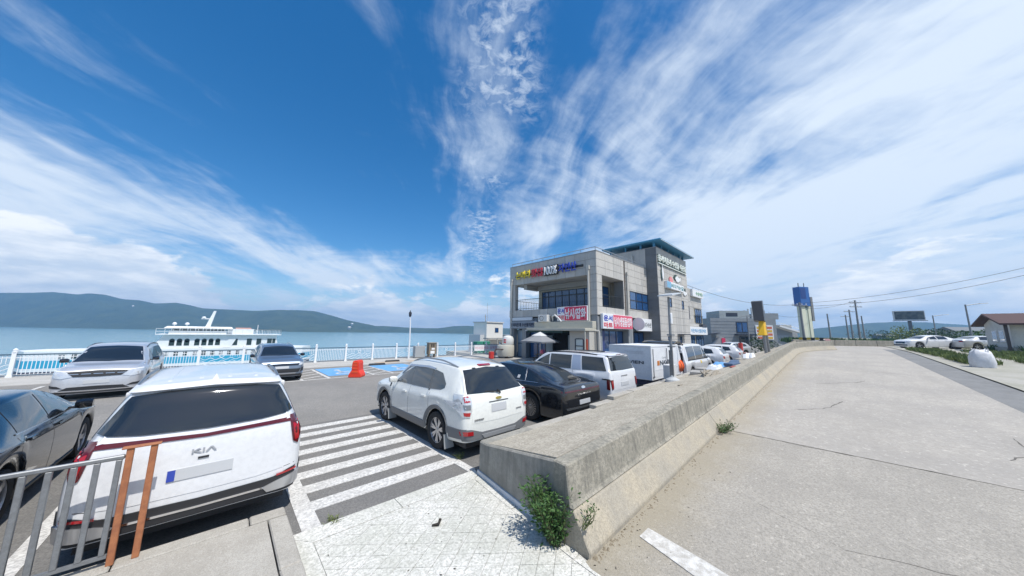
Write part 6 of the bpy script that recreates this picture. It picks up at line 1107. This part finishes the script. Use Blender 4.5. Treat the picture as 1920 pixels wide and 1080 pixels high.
# ------------------------------------------------------------------ across the road: bag, weeds, trees, house
bb = thing('bulk_bag', 'large white woven bulk bag standing on the verge across the road', 'bag', (30.3, -5.6, zr(30.3)+.05)); rnd = random.Random(8); b = MB(); rows = 9; cols = 20; zb_ = zr(30.3)+.05
for i in range(rows):
    q = i/(rows-1)
    for k in range(cols):
        a = 2*math.pi*k/cols; sq = 1/max(abs(math.cos(a)), abs(math.sin(a)))**.6; r_ = (.40+.06*math.sin(q*3.0)-.13*q)*sq*(1 if q < .95 else .75)*(1+rnd.uniform(-.035, .035)); b.v.append((30.3+r_*math.cos(a)*1.05, -5.6+r_*math.sin(a), zb_+.92*q+(.05*math.sin(a*3) if q > .8 else 0)+rnd.uniform(-.015, .015)))
b.v.append((30.3, -5.6, zb_+.94)); b.f = [(i*cols+k, i*cols+(k+1) % cols, (i+1)*cols+(k+1) % cols, (i+1)*cols+k) for i in range(rows-1) for k in range(cols)]+[((rows-1)*cols+k, (rows-1)*cols+(k+1) % cols, rows*cols) for k in range(cols)]
b.build('sack', mat('woven_white', (.70, .70, .71), .7, var=.12, vs=7, bump=.6, bs=20), bb, smooth=True)
for a in (.8, 2.4, 3.9, 5.5): x, y = 30.3+.40*math.cos(a), -5.6+.40*math.sin(a); MB().tube([(30.3+.30*math.cos(a), -5.6+.30*math.sin(a), zb_+.80), (30.3+.30*math.cos(a), -5.6+.30*math.sin(a), zb_+1.0), (30.3+.2*math.cos(a), -5.6+.2*math.sin(a), zb_+.92)], .022, 5).build('lifting_loop', MATS['woven_white'], bb)
def grass(name, poly, n_, h, seed, lm, zoff=.05):
    rnd = random.Random(seed); b = MB(); xs = [p[0] for p in poly]; ys = [p[1] for p in poly]
    def inside(x, y):
        c_ = False
        for i in range(len(poly)):
            (x1, y1), (x2, y2) = poly[i], poly[i-1]
            if (y1 > y) != (y2 > y) and x < (x2-x1)*(y-y1)/(y2-y1)+x1: c_ = not c_
        return c_
    k = 0
    cl = [(rnd.uniform(min(xs), max(xs)), rnd.uniform(min(ys), max(ys))) for _ in range(max(8, n_//60))]
    while k < n_:
        c0 = rnd.choice(cl); x, y = c0[0]+rnd.gauss(0, .35), c0[1]+rnd.gauss(0, .3); k += 1
        if not inside(x, y): continue
        hh = h*rnd.uniform(.4, 1.15); d = Vector((rnd.uniform(-.5, .5), rnd.uniform(-.5, .5), 1)); leaf_mb(b, Vector((x, y, zr(x)+zoff)), d, hh, rnd, .16)
    return struct(b.build(name, lm), 'stuff')
grass('verge_weeds', [(31.5, -5.3), (47, -4.75), (47, -6.3), (32, -6.6)], 6500, .36, 41, lf2); grass('verge_weeds', [(31, -7.6), (46, -7.6), (46, -13), (31, -12)], 9000, .32, 42, lf2); grass('verge_weeds', [(20, -9), (33, -9), (33, -16), (20, -14)], 4500, .35, 43, lf2)
grass('verge_weeds', [(48, -10), (72, -10), (72, -22), (44, -20)], 5200, .7, 44, lf1); grass('verge_weeds', [(60, 4), (90, 8), (90, -14), (64, -8)], 4200, 1.0, 45, lf1, .0)
for i, (x, y, d, rx, h, n_, lm, lab) in enumerate([(1712, 640, 62, 3.2, 3.0, 1100, lf2, 'leafy green tree under the billboard behind the white saloon'), (1742, 640, 60, 2.8, 2.4, 900, lf1, 'low green tree behind the gap between the two parked saloons'), (1690, 640, 74, 4, 2.2, 800, lf3, 'dark shrub mass left of the billboard post'), (1790, 640, 56, 2.6, 2.0, 700, lf3, 'dark shrub behind the pale silver saloon'), (1835, 640, 44, 1.8, 1.9, 700, lf1, 'green shrub beside the street lamp and the cottage'), (1640, 638, 100, 6, 2.8, 700, lf3, 'far dark shrub clump beyond the low road wall')]):
    p = at_depth(x, y, d); bush('tree' if h > 2.3 else 'shrub', lab, 'tree' if h > 2.3 else 'shrub', (p.x, p.y, 1.1), rx, rx, h+.6, n_, .32, 60+i, lm, trunk=h > 2.3)
hs_ = thing('cottage', 'white cottage with dark red roof at the right edge', 'house', (48, -10.5, 1.2)); cw = mat('cottage_white', (.62, .61, .57), .8, var=.15, vs=1.5); crd = mat('roof_dark_red', (.075, .038, .034), .75); cdk = mat('cottage_timber', (.06, .05, .05), .7)
part('plinth', concrete, (47.8, 54.2, -20, -10.3, .9, 1.75), parent=hs_); part('wall', cw, (48, 54, -20, -10.5, 1.751, 3.85), parent=hs_)
b = MB(); b.add([(48, -10.5, 3.851), (54, -10.5, 3.851), (51, -10.5, 4.6), (48, -20, 3.851), (54, -20, 3.851), (51, -20, 4.6)], [(0, 1, 2), (3, 5, 4), (0, 3, 4, 1), (0, 2, 5, 3), (1, 4, 5, 2)]); b.build('gable', cw, hs_)
b = MB(); b.hexa([(47.2, -20, 3.62), (51, -20, 4.6), (51, -9.9, 4.6), (47.2, -9.9, 3.62), (47.2, -20, 3.76), (51, -20, 4.75), (51, -9.9, 4.75), (47.2, -9.9, 3.76)]); b.build('roof_slope', crd, hs_); b = MB(); b.hexa([(51.001, -20, 4.6), (54.8, -20, 3.62), (54.8, -9.9, 3.62), (51.001, -9.9, 4.6), (51.001, -20, 4.75), (54.8, -20, 3.76), (54.8, -9.9, 3.76), (51.001, -9.9, 4.75)]); b.build('roof_slope', crd, hs_)
for x0 in (49.2, 50.9): w_ = part('window', wh, (x0, x0+1.25, -10.51, -10.44, 2.2, 3.2), parent=hs_); part('pane', glass2, (x0+.09, x0+1.16, -10.45, -10.425, 2.29, 3.11), parent=w_)
for x0, y0 in ((47.5, -10.3), (47.5, -13.5)): part('porch_post', cdk, (x0, x0+.16, y0, y0+.16, 1.0, 3.7), parent=hs_)
part('side_panel', wh, (47.94, 47.99, -20, -11.2, 1.76, 3.7), parent=hs_); part('dark_base', cdk, (47.90, 47.95, -20, -11.2, 1.76, 2.3), parent=hs_)
# ------------------------------------------------------------------ poles, lamps, billboard, pylon, second building
polem = mat('pole_concrete', (.20, .21, .22), .8); tops = []
def util_pole(x, yt, yb, d, label, arms=1, xt=None):
    p, q = at_depth(x, yb, d), at_depth(xt or x-8, yt, d); q = Vector((p.x+(q.x-p.x)*.25, p.y+(q.y-p.y)*.25, q.z)); t_ = thing('utility_pole', label, 'utility pole', (p.x, p.y, 1.1)); MB().cyl((p.x, p.y, .6), q, .20, .13, 10).build('pole', polem, t_, smooth=True)
    ax = Vector((r2.x, r2.y, 0)).normalized()
    for k in range(arms):
        z = q.z-.5-.9*k; c_ = q.copy(); c_.z = z; a = MB().bar(c_-ax*1.3, c_+ax*1.3, .12, .12).build('crossarm', polem, t_)
        for e in (-1.1, -.4, .4, 1.1): m_ = c_+ax*e; MB().cyl(m_, m_+Vector((0, 0, .35)), .06, .04, 6).build('insulator', wh, t_)
    tops.append(q); return q
util_pole(1613, 562, 637, 62, 'tallest dark utility pole with crossarms right of the pylon', 2); util_pole(1600, 580, 637, 72, 'second utility pole close left of the tallest one', 1); util_pole(1592, 590, 637, 82, 'third utility pole, left of the close group', 1); util_pole(1558, 588, 635, 75, 'lone leaning utility pole between the pylon and the group', 0, 1548); util_pole(1622, 592, 637, 78, 'thin pole just right of the tallest utility pole', 0)
P1 = util_pole(1508, 566, 630, 50, 'utility pole standing in front of the pylon sign', 1, 1494)
wire_m = mat('wire_dark', (.05, .05, .055), .6)
def wire(a, c_, sag, label):
    b = MB(); b.tube([a.lerp(c_, i/14)+Vector((0, 0, -sag*4*(i/14)*(1-i/14))) for i in range(15)], .022, 5); tag(b.build('power_line', wire_m), label, 'cable')
E1 = at_depth(2020, 478, 34); E2 = at_depth(2020, 492, 34); wire(P1+Vector((0, 0, -.2)), E1, .9, 'upper power line sweeping to the top right'); wire(P1+Vector((0, 0, -.7)), E2, 1.1, 'lower power line sweeping to the right edge'); B1 = Vector((49.2, 12.3, 8.6)); wire(P1+Vector((0, 0, -.3)), Vector((38.7, 13.5, 9.6)), 1.4, 'sagging line between the stair tower and the pylon pole')
wire(P1+Vector((0, 0, -1.0)), tops[0], .6, 'line from the pylon pole to the tallest pole'); wire(P1+Vector((0, 0, -2.4)), at_depth(1440, 585, 72), .5, 'line from the pylon pole to the roof of the warehouse')
def street_lamp(x, yt, yb, d, xa, label):
    p, q = at_depth(x, yb, d), at_depth(x-6, yt, d); t_ = thing('street_lamp', label, 'street lamp', (p.x, p.y, 1.1)); q = Vector((p.x, p.y, q.z)); MB().cyl((p.x, p.y, .9), q, .11, .08, 10).build('post', gs, t_, smooth=True); e = at_depth(xa, yt, d); e.z = q.z+.15; MB().tube([q-Vector((0, 0, .15)), q.lerp(e, .5)-Vector((0, 0, .02)), e], [.05, .045, .04], 6).build('arm', gs, t_); dr = (e-q).normalized(); MB().bar(e-dr*.7, e+dr*.1, .22, .09).build('lamp_head', wh, t_)
street_lamp(1823, 570, 636, 42, 1850, 'tall street lamp with right-hand arm beside the cottage'); street_lamp(1757, 591, 636, 56, 1777, 'smaller street lamp farther off, right of the billboard')
bd = thing('billboard', 'roadside billboard with a dark picture on a single post', 'billboard', (0, 0, 0)); p = at_depth(1712, 640, 88); bd.location = (p.x, p.y, 1.1); bd.rotation_euler = (0, 0, R(-43.4-35))
def bpart(name, mt, *bx, parent=bd): 
    b = MB()
    for x in bx: b.box(*x)
    return b.build(name, mt, parent, world=False)
bpart('post', mat('billboard_post', (.12, .13, .15), .6, .3), (-.3, .3, -.3, .3, -.6, 6.35)); fr_ = bpart('frame', mat('billboard_frame', (.5, .52, .54), .5), (-3.0, 3.0, -.25, .25, 6.6, 9.4)); bpart('picture', mat('billboard_picture', (.015, .025, .035), .3, var=.8, vs=.9, col2=(.10, .12, .12)), (-2.75, 2.85, -.28, -.251, 6.8, 9.2)); bpart('catwalk', MATS['billboard_post'], (-3.2, 3.2, -.8, .3, 6.35, 6.5))
py = thing('pylon_sign', 'tall pale yellow pylon sign with blue top panel', 'sign', (0, 0, 0)); p = at_depth(1517, 635, 54); py.location = (p.x, p.y, 1.0); py.rotation_euler = (0, 0, R(-43.4+8))
pal = mat('pylon_pale_yellow', (.62, .63, .50), .6); pbl = mat('pylon_blue', (.03, .12, .36), .45)
bpart('leg', pal, (-1.3, -.5, -.4, .4, -.5, 6.89), parent=py); bpart('leg', pal, (.05, .65, -.4, .4, -.5, 6.89), parent=py); bpart('cross_panel', mat('pylon_pale', (.48, .52, .42), .6), (-.49, .04, -.3, .3, 0, 6.6), parent=py); bpart('blue_panel', pbl, (-1.5, .45, -.6, .6, 6.9, 10.4), parent=py); bpart('deep_blue_field', mat('pylon_deep_blue', (.015, .05, .20), .4), (-1.4, -.3, -.63, -.601, 8.2, 10.2), parent=py); bpart('side_boards', mat('pylon_grey_board', (.20, .20, .20), .6), (.7, 1.15, -.5, .5, 4.2, 8.6), parent=py)
for x in (-.9, .3): bpart('roof_spike', polem, (x-.05, x+.05, -.05, .05, 10.4, 11.2), parent=py)
# second building
w2 = thing('warehouse_building', 'distant grey clad two-storey building with outside stairs and rooftop plant', 'building', (0, 0, 0)); p = at_depth(1336, 655, 66); w2.location = (p.x, p.y, 0); w2.rotation_euler = (0, 0, R(-43.4-8)); g2 = mat('cladding_blue_grey', (.25, .27, .285), .7, var=.12, vs=.8); g3 = mat('cladding_blue_grey_line', (.15, .165, .18), .7)
bpart('wall', g2, (0, 13.2, 0, 12, 0, 6.2), parent=w2); bpart('far_wall', mat('cladding_grey_pale', (.33, .34, .34), .7), (13.21, 17.2, 1.5, 12, 0, 4.9), (17.21, 20, 4, 12, 0, 3.8), parent=w2)
for k in range(8): bpart('cladding_band', g3, (-.02, 8.8, -.03, -.003, .55+.7*k, .60+.7*k), parent=w2)
ph = bpart('penthouse', mat('penthouse_grey', (.30, .33, .33), .7), (3.0, 9.2, 2, 8, 6.2, 8.0), parent=w2); bpart('penthouse_window', winf, (4.4, 6.8, 1.96, 2.0, 6.7, 7.5), parent=ph); bpart('rear_block', g2, (12.4, 16.5, 4, 10, 6.21, 7.6), parent=w2); bpart('roof_plant', polem, (13.4, 14.4, 5, 6, 7.6, 8.3), parent=w2)
for k in range(5): b = MB(); b.cyl((8.9+.75*k, 3, 6.2), (8.9+.75*k, 3, 8.2+.3*(k % 3)), .18, n=8); b.build('flue', mat('flue_pale', (.5, .52, .52), .5, .3), w2, world=False)
win2 = bpart('window', winf, (5.2, 7.5, -.06, .02, 3.0, 5.4), parent=w2)
for x in (5.35, 6.45): bpart('pane', wing_, (x, x+.9, -.08, -.061, 3.2, 5.2), parent=win2)
d2 = bpart('entrance', winf, (5.6, 8.0, -.05, .02, .05, 2.2), parent=w2); bpart('door_pane', glass2, (5.8, 6.7, -.07, -.051, .15, 2.0), parent=d2); bpart('door_pane', glass2, (6.9, 7.8, -.07, -.051, .15, 2.0), parent=d2); bpart('entrance_hood', winf, (4.7, 8.4, -1.4, -.04, 2.45, 2.75), parent=w2)
b = MB(); b.hexa([(-.4, -1.6, .05), (4.6, -1.6, .05), (4.6, -.1, .05), (-.4, -.1, .05), (1.0, -1.6, 2.1), (1.4, -1.6, 2.1), (1.4, -.1, 2.1), (1.0, -.1, 2.1)]); b.build('outside_stair', mat('stair_grey', (.30, .30, .30), .7), w2, world=False); bpart('red_banner', red, (1.2, 1.9, -1.7, -1.62, .4, 1.8), parent=w2); bpart('red_banner', red, (3.0, 3.5, -1.7, -1.62, .2, .8), parent=w2)
b = MB(); b.bar((-1.8, -.6, 2.5), (1.2, -.6, 2.9), 1.6, .15); b.build('stair_roof', winf, w2, world=False)
mb_ = bpart('menu_board', wh, (9.0, 12.4, -.16, -.02, 1.6, 4.7), parent=w2)
for r_ in range(4):
    for cc_ in range(2): bpart('menu_picture', mat('menu_yellow', (.70, .45, .06), .6) if (r_+cc_) % 2 else mat('menu_orange_red', (.62, .16, .08), .6), (9.2+1.6*cc_, 10.6+1.6*cc_, -.18, -.161, 1.75+.72*r_, 2.25+.72*r_), parent=mb_)
b = MB(); b.bar((14.2, .9, 4.6), (18.6, .9, 3.2), .9, .35); b.bar((14.2, .9, 5.4), (18.6, .9, 4.0), .08, .08); b.build('white_stair', wh, w2, world=False); bpart('roller_door', mat('roller_pale', (.42, .45, .47), .6), (13.8, 16.4, 1.4, 1.48, .05, 2.6), parent=w2)
b = MB()
for k in range(7): b.cyl((.1+.45*k, .1, 6.2), (.1+.45*k, .1, 7.1), .03, n=5)
b.cyl((.1, .1, 7.1), (2.8, .1, 7.1), .03, n=5); b.build('roof_railing', gs, w2, world=False)
p = at_depth(1408, 668, 40); lp2 = thing('lot_lamp', 'dark lamp post with two arms in front of the menu board', 'street lamp', (p.x, p.y, 0)); MB().cyl((p.x, p.y, 0), (p.x, p.y, 5.0), .09, .06, 8).build('post', polem, lp2); ax = Vector((r2.x, r2.y, 0)); MB().tube([Vector((p.x, p.y, 4.9))-ax*1.1, Vector((p.x, p.y, 5.1)), Vector((p.x, p.y, 4.9))+ax*1.1], .05, 6).build('arms', polem, lp2); MB().box(p.x-.25, p.x+.25, p.y-.25, p.y+.25, 0, .35).build('plinth', concrete, lp2)
# far low roofs on the right
for i, (x, d, w_, h, m_, lab) in enumerate([(1775, 80, 9, 2.6, 'shed_pale', 'low pale shed roof behind the parked saloons'), (1815, 70, 7, 3.2, 'cabinet_grey', 'grey shed left of the cottage behind the shrubs'), (1660, 160, 8, 2.4, 'case_navy', 'small dark sheds far off left of the billboard')]):
    p = at_depth(x, 640, d); t_ = thing('shed', lab, 'shed', (p.x, p.y, 1.1), R(-60)); MB().box(-w_/2, w_/2, -2, 2, -.5, h).build('wall', MATS[m_], t_, world=False); MB().hexa([(-w_/2-.3, -2.3, h+.002), (w_/2+.3, -2.3, h+.002), (w_/2+.3, 2.3, h+.002), (-w_/2-.3, 2.3, h+.002), (-w_/2-.3, -.1, h+.9), (w_/2+.3, -.1, h+.9), (w_/2+.3, .1, h+.9), (-w_/2-.3, .1, h+.9)]).build('roof', g3, t_, world=False)
